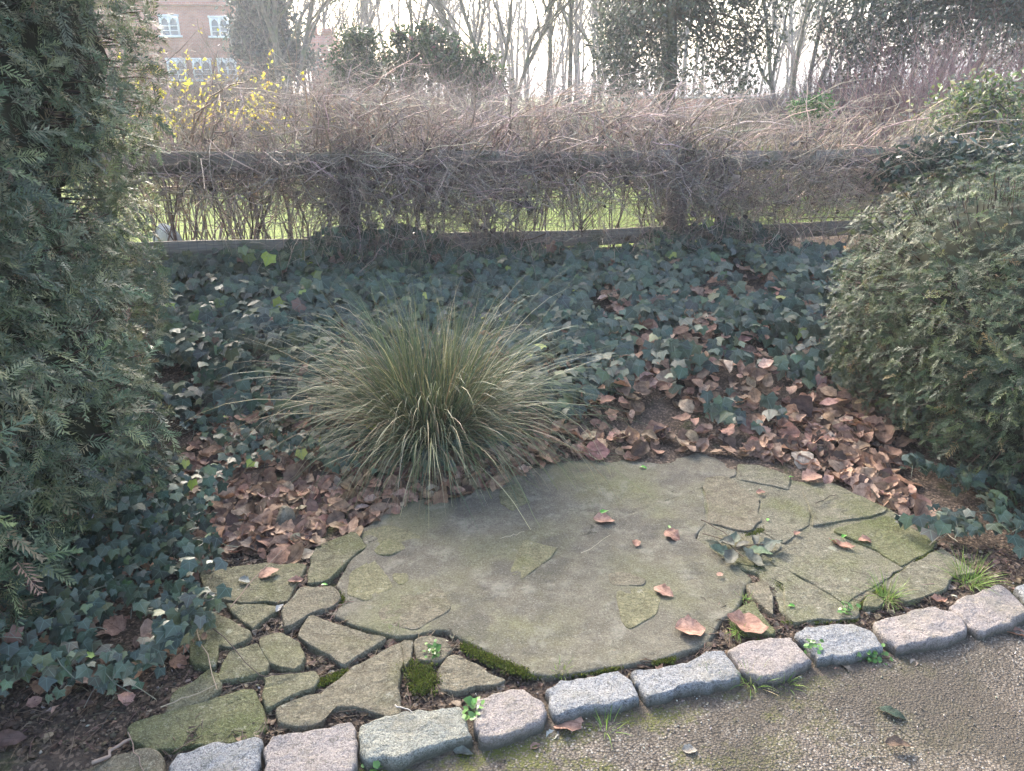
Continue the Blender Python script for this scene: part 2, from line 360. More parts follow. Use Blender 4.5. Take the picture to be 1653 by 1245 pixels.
def sprig_tpl(seed, nn=11, nl=.30):
    r = np.random.default_rng(seed); v = []; f = []
    for i in range(nn):
        t = (i + .6) / nn
        for sd_ in (-1, 1):
            b = np.array([0, t * .95, .02 * math.sin(t * 3)]); ang = R(58 - 26 * t) + r.normal() * .14
            L = nl * (1 - .45 * t ** 3) * r.uniform(.7, 1.2); el = r.uniform(-.15, .5); rol = r.normal() * (.25 if seed % 2 else .9)
            d = unit(np.array([sd_ * math.sin(ang) * math.cos(rol), math.cos(ang), el + math.sin(ang) * math.sin(rol)])); p = unit(np.cross(d, [0, 0, 1.])); wd = .024
            k = len(v); v += [b, b + d * L * .5 + p * wd, b + d * L, b + d * L * .5 - p * wd]; f.append((k, k + 1, k + 2, k + 3))
    d = np.array([0, 1., .3]); k = len(v)
    v += [np.array([-.012, 0, 0]), np.array([.012, 0, 0]), np.array([.006, 1, .02]), np.array([-.006, 1, .02])]; f.append((k, k + 1, k + 2, k + 3))
    v = np.array(v); v[:, 2] -= .12 * v[:, 1] ** 2
    return v, np.array(f), np.zeros((len(v), 3))
SPRIG = [sprig_tpl(i, 8 + (i * 3) % 7, .24 + .035 * (i % 4)) for i in range(6)]
def leaf5_tpl():                        # simple pointed oval leaf folded on its rib
    v = np.array([(0, 0, 0), (.2, .3, .05), (.17, .65, .05), (0, 1, -.05), (-.17, .65, .05), (-.2, .3, .05)]); v[:, 1] -= .1
    return v, np.array([(0, 1, 2, 3), (0, 3, 4, 5)]), np.zeros((6, 3))
LEAF = leaf5_tpl()

def frames(nrm, fwd=None):              # rotations whose z axis is nrm, y axis random (or near fwd)
    K = len(nrm); z = unit(nrm); f = rand_unit(K) if fwd is None else fwd
    y = unit(f - (f * z).sum(1)[:, None] * z); x = np.cross(y, z); return np.stack([x, y, z], 2)
def jitcol(base, K, dv=.25, dh=.08):
    base = np.asarray(base, float); return np.clip(base * (1 + rng.normal(size=(K, 1)) * dv) * (1 + rng.normal(size=(K, 3)) * dh), .004, .95)
def pick(cols, wts, K, dv=.2, dh=.06):
    i = rng.choice(len(cols), K, p=np.array(wts) / sum(wts)); return jitcol(np.array(cols)[i], K, dv, dh)

def branches(P0, D0, L0, R0, spec, n=6, wob=.18, up=.05):
    """grow level by level; spec = list of (children per branch, length factor, spread angle)"""
    out = []
    def grow(P, D, L, rad, end):
        K = len(P); pts = [P]; d = D.copy()
        for i in range(n - 1):
            d = unit(d + rng.normal(size=(K, 3)) * wob + np.array([0, 0, up])); pts.append(pts[-1] + d * (L / (n - 1))[:, None])
        Pt = np.stack(pts, 1); t = np.linspace(0, 1, n); return Pt, rad[:, None] * (1 - (1 - end) * t)
    P, r = grow(P0, D0, L0, R0, .45); out.append((P, r)); L = L0
    for ch, lf, ang in spec:
        K = len(P); idx = np.repeat(np.arange(K), ch); t = rng.uniform(.25, 1, len(idx)) * (n - 1); i0 = np.minimum(t.astype(int), n - 2); fr = (t - i0)[:, None]
        a = P[idx, i0]; b = P[idx, i0 + 1]; st = a + (b - a) * fr; tg = unit(b - a)
        pr = unit(np.cross(tg, rand_unit(len(idx)))); an = np.abs(rng.normal(ang, ang * .3, len(idx)))[:, None]
        D = unit(tg * np.cos(an) + pr * np.sin(an)); Lc = L[idx] * lf * rng.uniform(.6, 1.2, len(idx)); rc = (r[idx, i0]) * rng.uniform(.45, .7, len(idx))
        P, r = grow(st, D, Lc, rc, .4); L = Lc; out.append((P, r))
    return out

# ------------------------------------------------------------------ ground
def axis(lo, hi, step, far):
    a = list(np.arange(lo, hi, step)); s = step; x = hi
    while x < far: a.append(x); s *= 1.35; x += s
    s = step; x = lo
    while x > -far: s *= 1.35; x -= s; a.insert(0, x)
    return np.array(a)
gx = axis(-3.2, 4.0, .035, 500); gy = axis(.6, 6.8, .035, 500)
X, Y = np.meshgrid(gx, gy, indexing='ij'); Z = terr(X, Y)
m = MB(); m.add(np.stack([X, Y, Z], -1).reshape(-1, 3), quads(len(gx), len(gy))[:, ::-1])
tag(m.build('ground', M['soil'], smooth=True), kind='structure')
# lawn beyond the fence
lx = axis(-8, 12, .4, 300); ls = np.concatenate([np.arange(.5, 3, .1), np.geomspace(3, 300, 30)])
X, s_ = np.meshgrid(lx, ls, indexing='ij'); Y = np.clip(yf(X), 4.3, 9) + s_; Z = terr(X, Y, False) + .012 + .02 * np.clip(s_ - .5, 0, .5)
m = MB(); m.add(np.stack([X, Y, Z], -1).reshape(-1, 3), quads(len(lx), len(ls))[:, ::-1])
tag(m.build('lawn', M['lawn'], smooth=True), kind='structure')
# path in front of the kerb
px_ = np.concatenate([np.linspace(-12, -2.6, 12), np.arange(-2.5, 4.0, .03), np.linspace(4.1, 14, 12)]); ps = np.concatenate([np.arange(-.06, 1.6, .03), np.linspace(1.7, 9, 14)])
X, s_ = np.meshgrid(px_, ps, indexing='ij'); Y = yk(X) - .03 - s_
Z = -.026 - .016 * sm(s_ / .5) + (fbm(np.stack([X, Y, 0 * X], -1), 5, 4, 3) - .5) * .016
m = MB(); v = np.stack([X, Y, Z], -1).reshape(-1, 3); m.add(v, quads(len(px_), len(ps)), a=np.stack([s_.ravel(), X.ravel(), 0 * X.ravel()], -1))
tag(m.build('path', M['path'], smooth=True), kind='structure')

# ------------------------------------------------------------------ stones
def resample(poly, sp, jit, seed):
    p = np.array(poly, float); q = np.roll(p, -1, 0); out = []
    for a, b in zip(p, q):
        n = max(1, int(np.linalg.norm(b - a) / sp)); out += [a + (b - a) * k / n for k in range(n)]
    o = np.array(out)
    for _ in range(1): o = .25 * np.roll(o, 1, 0) + .5 * o + .25 * np.roll(o, -1, 0)
    P3 = np.concatenate([o, np.zeros((len(o), 1))], 1)
    n = np.stack([fbm(P3, 18, 4, seed) - .5, fbm(P3, 18, 4, seed + 9) - .5], -1); return o + n * jit
def stone_mesh(mb, poly, ztop, thick, edge, rough, seed, sp=.012, jit=.02, tilt=(0, 0), rings=7, dome=0.0, chips=0.5):
    o = resample(poly, sp, jit, seed); c = o.mean(0); N = len(o); d = np.linalg.norm(o - c, axis=1)
    P3 = np.concatenate([o, np.full((N, 1), seed * 1.7)], 1); ed = edge * (.5 + chips * 2 * fbm(P3, 14, 3, seed))
    R_ = []
    def ring(ins, z, k=None):
        f = np.clip(1 - ins / d, .05, 1.2) if k is None else np.full(N, k)
        q = c + (o - c) * f[:, None]; R_.append(np.concatenate([q, (z + 0 * f)[:, None]], 1))
    ring(-.006 + 0 * d, ztop - thick); ring(-.004 * np.ones(N), ztop - thick * .5 - ed * .3); ring(-.001 + 0 * d, ztop - ed * 1.7); ring(0 * d, ztop - ed * .95)
    ring(ed * .45, ztop - ed * .32); ring(ed * 1.1, np.full(N, ztop)); ring(ed * 1.7, np.full(N, ztop))
    fin = np.clip(1 - ed * 1.9 / d, .1, 1)
    for k in np.linspace(1, 0, rings + 1)[1:-1]:
        q = c + (o - c) * (fin * k)[:, None]; R_.append(np.concatenate([q, np.full((N, 1), ztop)], 1))
    V = np.concatenate(R_ + [np.array([[c[0], c[1], ztop]])])
    rel = V[:, :2] - c; top = V[:, 2] > ztop - thick * .45
    V[:, 2] += np.where(top, (fbm(V * [1, 1, 0] + [0, 0, seed], 13, 4, seed) - .5) * rough, 0) + rel[:, 0] * tilt[0] + rel[:, 1] * tilt[1]
    if dome: V[:, 2] += np.where(top, dome * (1 - (np.linalg.norm(rel, axis=1) / d.max()) ** 2), 0)
    nr = len(R_); f = []
    i = np.arange(N); i2 = (i + 1) % N
    # orient counter-clockwise
    area = (o[:, 0] * np.roll(o[:, 1], -1) - np.roll(o[:, 0], -1) * o[:, 1]).sum()
    fs = np.concatenate([np.stack([k * N + i, k * N + i2, (k + 1) * N + i2, (k + 1) * N + i], -1) for k in range(nr - 1)])
    ft = np.stack([(nr - 1) * N + i, (nr - 1) * N + i2, np.full(N, nr * N)], -1)
    if area < 0: fs = fs[:, ::-1]; ft = ft[:, ::-1]
    mb.add(V, fs); mb.f.append(ft + (mb.n - len(V))); mb.c.append(np.full((N, 3), .5))
    return c
def px_poly(pts, z=0.0): return G([p[0] for p in pts], [p[1] for p in pts], z)[:, :2]
STONES = [
 ([(208,1178),(224,1168),(391,1113),(408,1112),(418,1127),(429,1151),(427,1175),(418,1185),(391,1192),(326,1200),(255,1209),(214,1200)],'sand_g','long green mossy paving stone behind the leftmost grey kerb block'),
 ([(278,1124),(313,1103),(337,1079),(354,1090),(354,1110),(337,1127),(296,1144),(273,1151)],'sand_a','small dull paving stone just behind the long green mossy stone, half under litter'),
 ([(302,1010),(326,982),(350,991),(400,1021),(398,1032),(371,1047),(357,1042),(345,1076),(313,1073),(306,1038)],'sand_a','leftmost wedge of paving stone reaching out from under the ivy'),
 ([(323,912),(364,914),(439,909),(490,912),(485,926),(464,970),(405,970),(347,967),(333,950)],'sand_a','wide paving stone partly buried by curled brown leaves'),
 ([(367,975),(446,977),(449,984),(405,1015),(391,1004),(374,987)],'sand_a','small triangular paving stone below the leaf-buried wide stone'),
 ([(459,984),(487,950),(538,951),(550,967),(541,977),(500,994),(461,1016),(457,997)],'sand_b','lichen-mottled paving stone right of the small triangular stone'),
 ([(499,997),(509,996),(575,1018),(620,1028),(610,1038),(575,1059),(555,1074),(528,1059),(494,1038),(483,1025)],'sand_b','lozenge paving stone with a pale round lichen spot near its back corner'),
 ([(432,1025),(453,1021),(473,1032),(490,1059),(487,1076),(470,1085),(439,1076),(424,1050),(420,1032)],'sand_a','cracked paving stone with dark moss beside open soil'),
 ([(371,1055),(416,1044),(432,1073),(430,1085),(398,1093),(355,1103),(356,1090)],'sand_a','thin paving stone crossed by a dark trailing stem'),
 ([(430,1093),(446,1091),(507,1088),(512,1100),(497,1117),(463,1129),(432,1146),(427,1120)],'sand_a','blunt paving stone between the long green stone and the large pale wedge'),
 ([(453,1141),(497,1124),(514,1124),(569,1079),(647,1038),(647,1059),(640,1148),(620,1153),(575,1139),(541,1143),(521,1165),(480,1173),(454,1168)],'sand_b','large wedge-shaped paving stone with white lichen blotches'),
 ([(501,938),(503,905),(511,885),(572,860),(589,885),(562,905),(531,937),(500,943)],'sand_a','lichen-covered paving stone against the brown leaves at the patio\'s left rear'),
 ([(671,1034),(692,1028),(717,1028),(728,1047),(705,1069),(671,1066)],'sand_b','small squarish tan paving stone above the green moss cushion'),
 ([(709,1085),(727,1059),(743,1059),(778,1078),(816,1094),(806,1102),(778,1104),(736,1116),(711,1113)],'sand_b','tan paving stone tucked below the bright moss ridge'),
 ([(651,1037),(668,1035),(663,1066),(651,1080)],'sand_b','narrow sliver of stone beside the large wedge stone'),
 ([(1138,773),(1173,771),(1200,790),(1227,808),(1222,832),(1229,841),(1209,858),(1179,853),(1145,844),(1142,805),(1136,787)],'sand_b','bare tan paving stone above the withered leafy sprig'),
 ([(1191,750),(1227,753),(1274,768),(1271,790),(1221,780),(1191,774)],'slab','thin paving stone at the back edge under the brown leaves'),
 ([(1230,808),(1242,796),(1292,799),(1307,832),(1304,847),(1266,877),(1233,859),(1236,844),(1226,832)],'slab','mossy paving stone right of the bare tan stone'),
 ([(1296,793),(1342,780),(1433,823),(1425,829),(1314,850),(1311,829)],'slab','paving stone along the back edge before the yew bush'),
 ([(1348,855),(1433,834),(1508,871),(1505,886),(1454,914),(1418,889),(1351,861)],'sand_g','yellow-green mossy slab carrying a flat brown leaf'),
 ([(1245,901),(1324,858),(1450,919),(1366,974),(1312,942),(1251,912)],'slab','big square speckled paving slab with a torn brown leaf at its back'),
 ([(1236,916),(1263,917),(1312,949),(1366,980),(1387,988),(1381,998),(1312,1001),(1281,1006),(1269,992),(1265,944),(1242,932)],'slab','long cracked slab between the big square slab and the kerb'),
 ([(1425,945),(1463,916),(1520,887),(1575,926),(1539,932),(1523,953),(1463,973),(1448,962)],'slab','rightmost paving slab with grass tufts at both front corners'),
 ([(1390,980),(1405,954),(1427,971),(1421,983)],'sand_a','tiny triangular paving stone set in moss by a grass tuft'),
 ([(1204,944),(1236,938),(1248,962),(1248,995),(1230,980),(1212,959)],'sand_b','dagger-shaped paving stone pointing to the kerb'),
 ([(1185,992),(1200,977),(1215,971),(1251,1019),(1248,1024),(1206,1020),(1180,1008)],'sand_g','sloping broken stone with a long torn brown leaf on its foot'),
 ([(1160,865),(1230,868),(1236,880),(1218,914),(1191,910),(1167,889)],'sand_a','paving stone lying under the withered leafy sprig'),
 ([(1236,866),(1263,882),(1246,896),(1235,889)],'slab','small pale chip of paving by the big square slab\'s back corner'),
]
m_tilts = np.random.default_rng(3)
for i, (pl, mt, lb) in enumerate(STONES):
    b = MB(); right = pl[0][0] > 1100; zt = .003 + m_tilts.uniform(-.004, .004) * (.5 if right else 1)
    P = px_poly(pl); P = P.mean(0) + (P - P.mean(0)) * (1.022 if right else 1.05)
    c = stone_mesh(b, P, zt, .06, .0028 if right else .0040, .007 if right else .011, 11 + i, tilt=tuple(m_tilts.normal(size=2) * (.005 if right else .015)), jit=.016 if right else .024, sp=.009)
    tag(b.build('paving_stone', M[mt], base=(c[0], c[1], -.05), smooth=True), lb, 'paving stone', 'crazy paving stones of the patio')
MORT = [(1135,765),(1195,752),(1290,776),(1345,778),(1440,822),(1515,872),(1500,892),(1450,922),(1400,965),(1380,996),(1300,1006),(1262,990),(1250,960),(1225,925),(1150,905),(1125,868),(1138,845),(1128,790)]
b = MB(); P = px_poly(MORT); c = stone_mesh(b, P, -.003, .03, .004, .010, 99, sp=.02, jit=.03, rings=24); tag(b.build('mortar_bed', M['slab'], smooth=True), kind='structure')
# concrete patch with stones set in it
CONC = [(541,945),(562,907),(590,886),(577,858),(592,850),(605,838),(640,812),(720,800),(800,782),(850,758),(900,742),(1000,733),(1130,731),(1186,745),(1190,770),(1140,768),(1133,785),(1138,805),(1141,845),(1122,868),(1160,892),(1190,915),(1215,932),(1205,950),(1198,975),(1170,1000),(1140,1040),(1070,1064),(1000,1076),(890,1094),(850,1088),(800,1060),(750,1035),(715,1016),(690,1022),(650,1030),(625,1027),(560,1006),(532,990),(551,980),(556,965),(545,950)]
cc = px_poly(CONC).mean(0)
patio = empty('concrete_patio', (cc[0], cc[1], -.05), 'large weathered concrete patch with flat stones set flush in it', 'patio')
b = MB(); stone_mesh(b, px_poly(CONC), .0, .06, .008, .014, 77, sp=.02, jit=.016, rings=26); b.build('concrete', M['concrete'], patio, smooth=True)
EMB = [([(846,871),(900,885),(889,901),(841,936),(822,926),(833,898)],'sand_a'),([(633,926),(659,926),(659,939),(648,947),(635,939)],'sand_a'),
 ([(610,986),(673,945),(711,951),(728,974),(728,983),(705,999),(670,1019),(616,1007)],'sand_b'),([(981,926),(1006,923),(1044,936),(1038,945),(993,947),(984,942)],'sand_b'),
 ([(993,955),(1044,948),(1066,967),(1060,993),(1016,1017),(1003,1005)],'sand_a'),([(807,790),(833,780),(847,797),(851,811),(828,826),(807,813)],'sand_a'),
 ([(566,925),(603,900),(637,948),(590,972),(560,960)],'sand_a'),([(583,862),(598,854),(633,848),(678,864),(682,875),(632,896),(610,897),(592,880)],'sand_a'),
 ([(750,965),(830,940),(850,965),(820,1010),(770,1020)],'concrete')]
for i, (pl, mt) in enumerate(EMB[:8]):
    b = MB(); P = px_poly(pl); c0 = P.mean(0); stone_mesh(b, P, .0022, .02, .002, .004, 140 + i, jit=.012, rings=5)
    b.build('embedded_stone', M['inset' if mt == 'sand_a' else mt], patio, smooth=True)
KERB = [
 ([(125,1240),(180,1216),(240,1206),(264,1213),(264,1262),(130,1268)],'sand_b','low broken sandstone block at the left end of the kerb'),
 ([(268,1232),(285,1209),(337,1199),(412,1189),(417,1198),(412,1262),(272,1274)],'gr_grey','leftmost whole grey granite kerb block, before the long green stone'),
 ([(424,1204),(436,1187),(507,1172),(562,1166),(571,1175),(572,1226),(560,1248),(430,1262)],'gr_pink','pinkish granite kerb block between the first two grey-green ones'),
 ([(580,1167),(620,1150),(740,1133),(752,1150),(756,1183),(700,1203),(640,1218),(590,1222),(583,1200)],'gr_green','long greenish granite kerb block stained with pale lichen'),
 ([(760,1127),(800,1115),(850,1105),(877,1130),(878,1150),(872,1166),(820,1182),(778,1187),(765,1160)],'gr_pink','buff granite kerb block, cracked, beside the lone brown leaf on the path'),
 ([(880,1107),(905,1094),(1003,1077),(1017,1090),(1032,1122),(1010,1129),(950,1142),(900,1150),(887,1138)],'gr_grey','smooth blue-grey granite kerb block above the lone brown path leaf'),
 ([(1022,1080),(1050,1073),(1110,1060),(1170,1048),(1198,1083),(1190,1091),(1110,1106),(1044,1125),(1031,1105)],'gr_grey','longest blue-grey kerb block in the middle of the curve'),
 ([(1178,1048),(1205,1034),(1275,1022),(1307,1058),(1300,1069),(1245,1087),(1222,1089),(1198,1072)],'gr_pink','pink-brown kerb block with grass tufts at its foot'),
 ([(1287,1022),(1300,1009),(1380,1004),(1410,1016),(1424,1042),(1400,1047),(1320,1058),(1308,1040)],'gr_grey','pale grey rounded kerb block with a clump of clover at its corner'),
 ([(1410,1002),(1440,989),(1510,976),(1545,986),(1562,1016),(1540,1025),(1450,1042),(1428,1030)],'gr_pink','pink kerb block, second from the right edge, before the rightmost slab'),
 ([(1532,976),(1550,963),(1618,943),(1651,965),(1668,988),(1580,1015),(1562,1003)],'gr_pink','pink kerb block by the right edge with a dark spot'),
 ([(1640,945),(1700,922),(1745,948),(1760,965),(1675,982),(1656,962)],'gr_grey','last kerb block, cut by the right edge of the photo'),
]
for i, (pl, mt, lb) in enumerate(KERB):
    b = MB(); P = px_poly(pl, .016); c0 = P.mean(0); P = c0 + (P - c0) * 1.012
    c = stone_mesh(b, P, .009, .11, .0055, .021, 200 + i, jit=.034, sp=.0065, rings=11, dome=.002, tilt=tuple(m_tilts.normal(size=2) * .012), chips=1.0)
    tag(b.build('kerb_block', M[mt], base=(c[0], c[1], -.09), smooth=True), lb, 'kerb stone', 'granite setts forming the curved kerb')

# ------------------------------------------------------------------ yew hedge and bush
def ellip_pts(E, n):                    # points on a union of ellipsoids, with normals
    P, N, I = [], [], []
    area = np.array([(e[3] * e[4] + e[4] * e[5] + e[3] * e[5]) for e in E]); cnt = (area / area.sum() * n).astype(int)
    for k, (e, c) in enumerate(zip(E, cnt)):
        u = rand_unit(c); q = 2.6; s = (np.abs(u) ** q).sum(1) ** (-1 / q); p = u * s[:, None]
        nn = unit(np.sign(p) * np.abs(p) ** (q - 1) / np.array(e[3:6])); p = p * np.array(e[3:6]) + np.array(e[:3])
        lump = (fbm(p, 3.2, 3, 3) - .5) * e[6]; p = p + nn * lump[:, None]
        ok = np.ones(c, bool)
        for j, g in enumerate(E):
            if j != k:
                r = (np.abs((p - np.array(g[:3])) / np.array(g[3:6])) ** 2.6).sum(1); ok &= r > .80
        P.append(p[ok]); N.append(nn[ok])
    return np.concatenate(P), np.concatenate(N)
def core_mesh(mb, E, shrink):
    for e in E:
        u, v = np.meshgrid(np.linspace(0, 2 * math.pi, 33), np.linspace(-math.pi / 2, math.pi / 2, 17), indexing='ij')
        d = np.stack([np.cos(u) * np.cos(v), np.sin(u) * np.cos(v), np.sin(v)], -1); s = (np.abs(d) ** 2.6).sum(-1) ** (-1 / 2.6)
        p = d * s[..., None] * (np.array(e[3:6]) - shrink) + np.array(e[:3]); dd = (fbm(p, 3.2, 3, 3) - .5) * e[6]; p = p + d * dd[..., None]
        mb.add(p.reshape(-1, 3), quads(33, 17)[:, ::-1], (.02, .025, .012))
def yew(name, E, n, size, cols, wts, label, cat, base, shrink=.16, vis=None, trunk=None, sparse=.42):
    root = empty(name, base, label, cat)
    P, N = ellip_pts(E, n)
    keep = P[:, 2] > terr(P[:, 0], P[:, 1], False) + .03
    vdir = unit(np.array([0, 0, CAM_H]) - P); keep &= ((N * vdir).sum(1) > -.45) | (rng.random(len(P)) < .35)
    keep &= fbm(P, 6.5, 2, 21) > sparse - .12 * rng.random(len(P)) - .05
    P, N = P[keep], N[keep]; K = len(P)
    D = unit(N * .75 + rand_unit(K) * .75 + np.array([0, 0, .22])); dep = rng.random(K) ** 1.6 * .17 - .02
    P = P - N * dep[:, None]
    rot = frames(unit(N + rand_unit(K) * .8 + np.array([0, 0, .5])), D)
    sc = size * rng.uniform(.65, 1.3, K); col = pick(cols, wts, K, .22, .07)
    tone = (.72 + .65 * fbm(P, 2.8, 3, 31))[:, None]; col = col * tone
    b = MB()
    for k in range(6): i = np.arange(k, K, 6); b.inst(SPRIG[k], P[i], rot[i], sc[i], col[i])
    b.build('foliage', M['yew'], root)
    # twigs that carry the sprays
    b = MB(); i = rng.choice(K, K // 7, replace=False); q = P[i] - N[i] * .22
    path = np.stack([q + (P[i] - q) * t + rng.normal(size=(len(i), 3)) * .008 for t in (0, .35, .7, 1)], 1)
    b.tubes(path, np.tile([.006, .004, .003, .0015], (len(i), 1)) * rng.uniform(.6, 1.3, (len(i), 1)), jitcol((.10, .07, .05), len(i)), 3)
    if trunk is not None:
        for (a, c_, r0) in trunk:
            a = np.array(a); c_ = np.array(c_); t = np.linspace(0, 1, 8)[:, None]; p = a + (c_ - a) * t + np.sin(t * 7) * .03
            b.tubes(p[None], np.linspace(r0, r0 * .4, 8)[None], (.09, .07, .055), 8)
    b.build('branches', M['twig'], root)
    b = MB(); core_mesh(b, E, shrink); b.build('filler_core', M['core'], root, smooth=True)  # solid dark core added behind the sprays to stop see-through and block light
    return root
YC = [(.080, .112, .065), (.13, .165, .090), (.22, .24, .12), (.29, .28, .15), (.22, .15, .09)]
HEDGE = [(-2.32, 2.75, 1.45, .82, 1.05, 1.25, .30), (-2.15, 3.35, 1.9, .68, .75, .95, .32), (-2.05, 2.5, .75, .60, .9, .72, .28), (-2.15, 2.0, 1.1, .72, .7, 1.1, .25), (-2.3, 3.4, .75, .62, .8, .65, .25), (-2.4, 2.3, 2.2, .75, .9, .8, .25)]
HEDGE = [(e[0] - .10,) + e[1:] for e in HEDGE] + [(-2.02, 1.98, .55, .62, .55, .62, .25), (-2.0, 2.5, .50, .62, .6, .50, .28)]
yew('yew_hedge', HEDGE, 50000, .10, YC, [5, 4, 2.2, .5, .22], 'tall dark green yew hedge with shaggy sprays filling the left side', 'hedge', (-2.2, 2.8, 0), .17, trunk=[((-2.2, 2.8, -.05), (-2.2, 2.8, 2.2), .07), ((-2.0, 2.2, -.05), (-2.1, 2.1, 1.9), .05)], sparse=.32)
BUSH = [(2.85, 3.62, .46, 1.10, 1.0, .66, .28), (2.62, 3.28, .40, .78, .64, .62, .28), (3.05, 4.0, .54, .95, .85, .64, .2), (2.75, 2.95, .30, .6, .5, .42, .25), (2.52, 3.75, .58, .80, .7, .66, .25)]
yew('yew_bush', BUSH, 44000, .066, [(.045, .070, .036), (.066, .096, .044), (.125, .15, .055), (.26, .19, .08)], [4, 4.5, 1.8, .15], 'rounded clipped yew bush at the right behind the patio corner', 'bush', (2.7, 3.6, 0), .15, trunk=[((2.7, 3.6, -.05), (2.7, 3.6, 1.0), .06)], sparse=.36)

# ------------------------------------------------------------------ ivy ground cover
def gpoly(pts): p = GT(np.array([q[0] for q in pts], float), np.array([q[1] for q in pts], float)); return p[:, :2]
def scatter(polys, n, warp=.16):
    lo = np.min([p.min(0) for p in polys], 0); hi = np.max([p.max(0) for p in polys], 0)
    q = rng.uniform(lo - .1, hi + .1, (n, 2)); k = np.zeros(n, bool); P3 = np.concatenate([q, np.zeros((n, 1))], 1)
    qw = q + warp * (np.stack([fbm(P3, 3.5, 4, 301), fbm(P3, 3.5, 4, 351)], 1) - .5) * 2 + rng.normal(size=(n, 2)) * warp * .15
    for p in polys: k |= inpoly(qw, p)
    return q[k]
BED = gpoly([(150,560),(300,430),(560,420),(830,425),(1100,420),(1380,440),(1420,560),(1420,700),(1260,700),(1180,690),(1060,655),(960,640),(930,690),(700,760),(560,780),(430,800),(330,880),(250,800),(150,700)])
RIV = gpoly([(1440,860),(1470,760),(1720,790),(1720,960),(1610,905),(1530,885)])
LEFTIV = gpoly([(-60,800),(300,780),(340,890),(335,960),(322,1060),(250,1120),(120,1170),(40,1190),(-60,1215)])
q1 = scatter([BED], 26000); q2 = scatter([LEFTIV], 5200); q3 = scatter([RIV], 1500, .08)[:520]
q = np.concatenate([q1[:15500], q2[:4000], q3]); K = len(q); P3 = np.concatenate([q, np.zeros((K, 1))], 1)
dist = q[:, 1]
dens = fbm(P3, 2.1, 3, 60); back = sm((q[:, 1] - 3.3) / .9); rightp = sm((q[:, 0] - .3) / 1.0) * sm((4.3 - q[:, 1]) / .8)
leftw = (q[:, 1] < 2.9) & (q[:, 0] < -.8)
patch = fbm(P3, 7, 2, 61)
keep = (dens - .5) * 1.1 + (patch - .5) * .7 + .5 + back * .30 * (q[:, 0] < .5) + back * .12 - rightp * .10 - sm((q[:, 0] - .4) / .8) * .06 * (q[:, 1] < 5.2) - .05 * sm((3.4 - q[:, 1]) / .5) * (~leftw) + leftw * (.22 - .34 * sm((1.85 - q[:, 1]) / .3)) - .10 * ((q[:, 0] < -.5) & (q[:, 1] < 3.9) & (~leftw)) + .2 * (q[:, 0] > 1.5) * (q[:, 1] < 3.2) > .46
q = q[keep]; P3 = P3[keep]; K = len(q); leftw = leftw[keep]
zz = terr(q[:, 0], q[:, 1], False); hgt = (.03 + .15 * fbm(P3, 3.5, 2, 44)) * (.5 + .8 * sm((q[:, 1] - 3.2) / .8)) + .05 * leftw
lift = rng.random(K) ** .7; z = zz + hgt * lift + .02 + .03 * sm((3.5 - q[:, 1]) / .4) + leftw * .30 * lift * sm((-1.25 - q[:, 0]) / .5)
pos = np.stack([q[:, 0], q[:, 1], z], 1)
nrm = unit(np.array([0, -.55, .75]) + rand_unit(K) * .55 + (fbm(P3, 4, 2, 70)[:, None] - .5) * np.array([1., .6, 0]))
fwd = unit(np.array([0, -.6, -.75]) + rand_unit(K) * .7)
# ivy climbing the lower fence in two places
def climb(pxa, pxb, pya, pyb, n):
    px = rng.uniform(pxa, pxb, n); py = pyb - (pyb - pya) * rng.random(n) ** 1.7 * (np.sin((px - pxa) / (pxb - pxa) * math.pi) ** .5)
    d = ray(px, py); t = yf(0.0) / d[:, 1]
    for _ in range(4): xx = d[:, 0] * t; t = (yf(xx) - rng.uniform(.05, .3, n)) / d[:, 1]
    return np.array([0, 0, CAM_H]) + d * t[:, None]
cl = np.concatenate([climb(440, 760, 362, 440, 420), climb(1060, 1300, 350, 450, 420), climb(760, 1060, 395, 440, 230), climb(260, 460, 400, 440, 150)])
pos = np.concatenate([pos, cl]); nrm = np.concatenate([nrm, unit(np.array([0, -.9, .35]) + rand_unit(len(cl)) * .4)]); fwd = np.concatenate([fwd, unit(np.array([0, 0, -1.]) + rand_unit(len(cl)) * .5)])
K = len(pos); rot = frames(nrm, fwd)
sc = rng.uniform(.024, .066, K) * np.where(pos[:, 1] > 3.5, 1.22, np.where(pos[:, 0] < -.9, .68, .85)); col = pick([(.055, .078, .052), (.078, .104, .066), (.11, .14, .065), (.32, .38, .07), (.16, .09, .06)], [6, 4, 1.1, .10, .06], K, .22, .08)
b = MB()
for k in range(6): i = np.arange(k, K, 6); b.inst(IVY[k], pos[i], rot[i], sc[i], col[i])
i = rng.choice(K, 3000, replace=False); a = pos[i]; e = a + rand_unit(len(i)) * [.09, .09, .03] - [0, 0, .03]
b.tubes(np.stack([a, (a + e) / 2 + rand_unit(len(i)) * .012, e], 1), np.tile([.0011, .0014, .0014], (len(i), 1)), jitcol((.14, .10, .06), len(i)), 3)
tag(b.build('ivy_cover', M['ivy']), 'dark green lobed ivy covering the bank', 'ivy', kind='stuff')

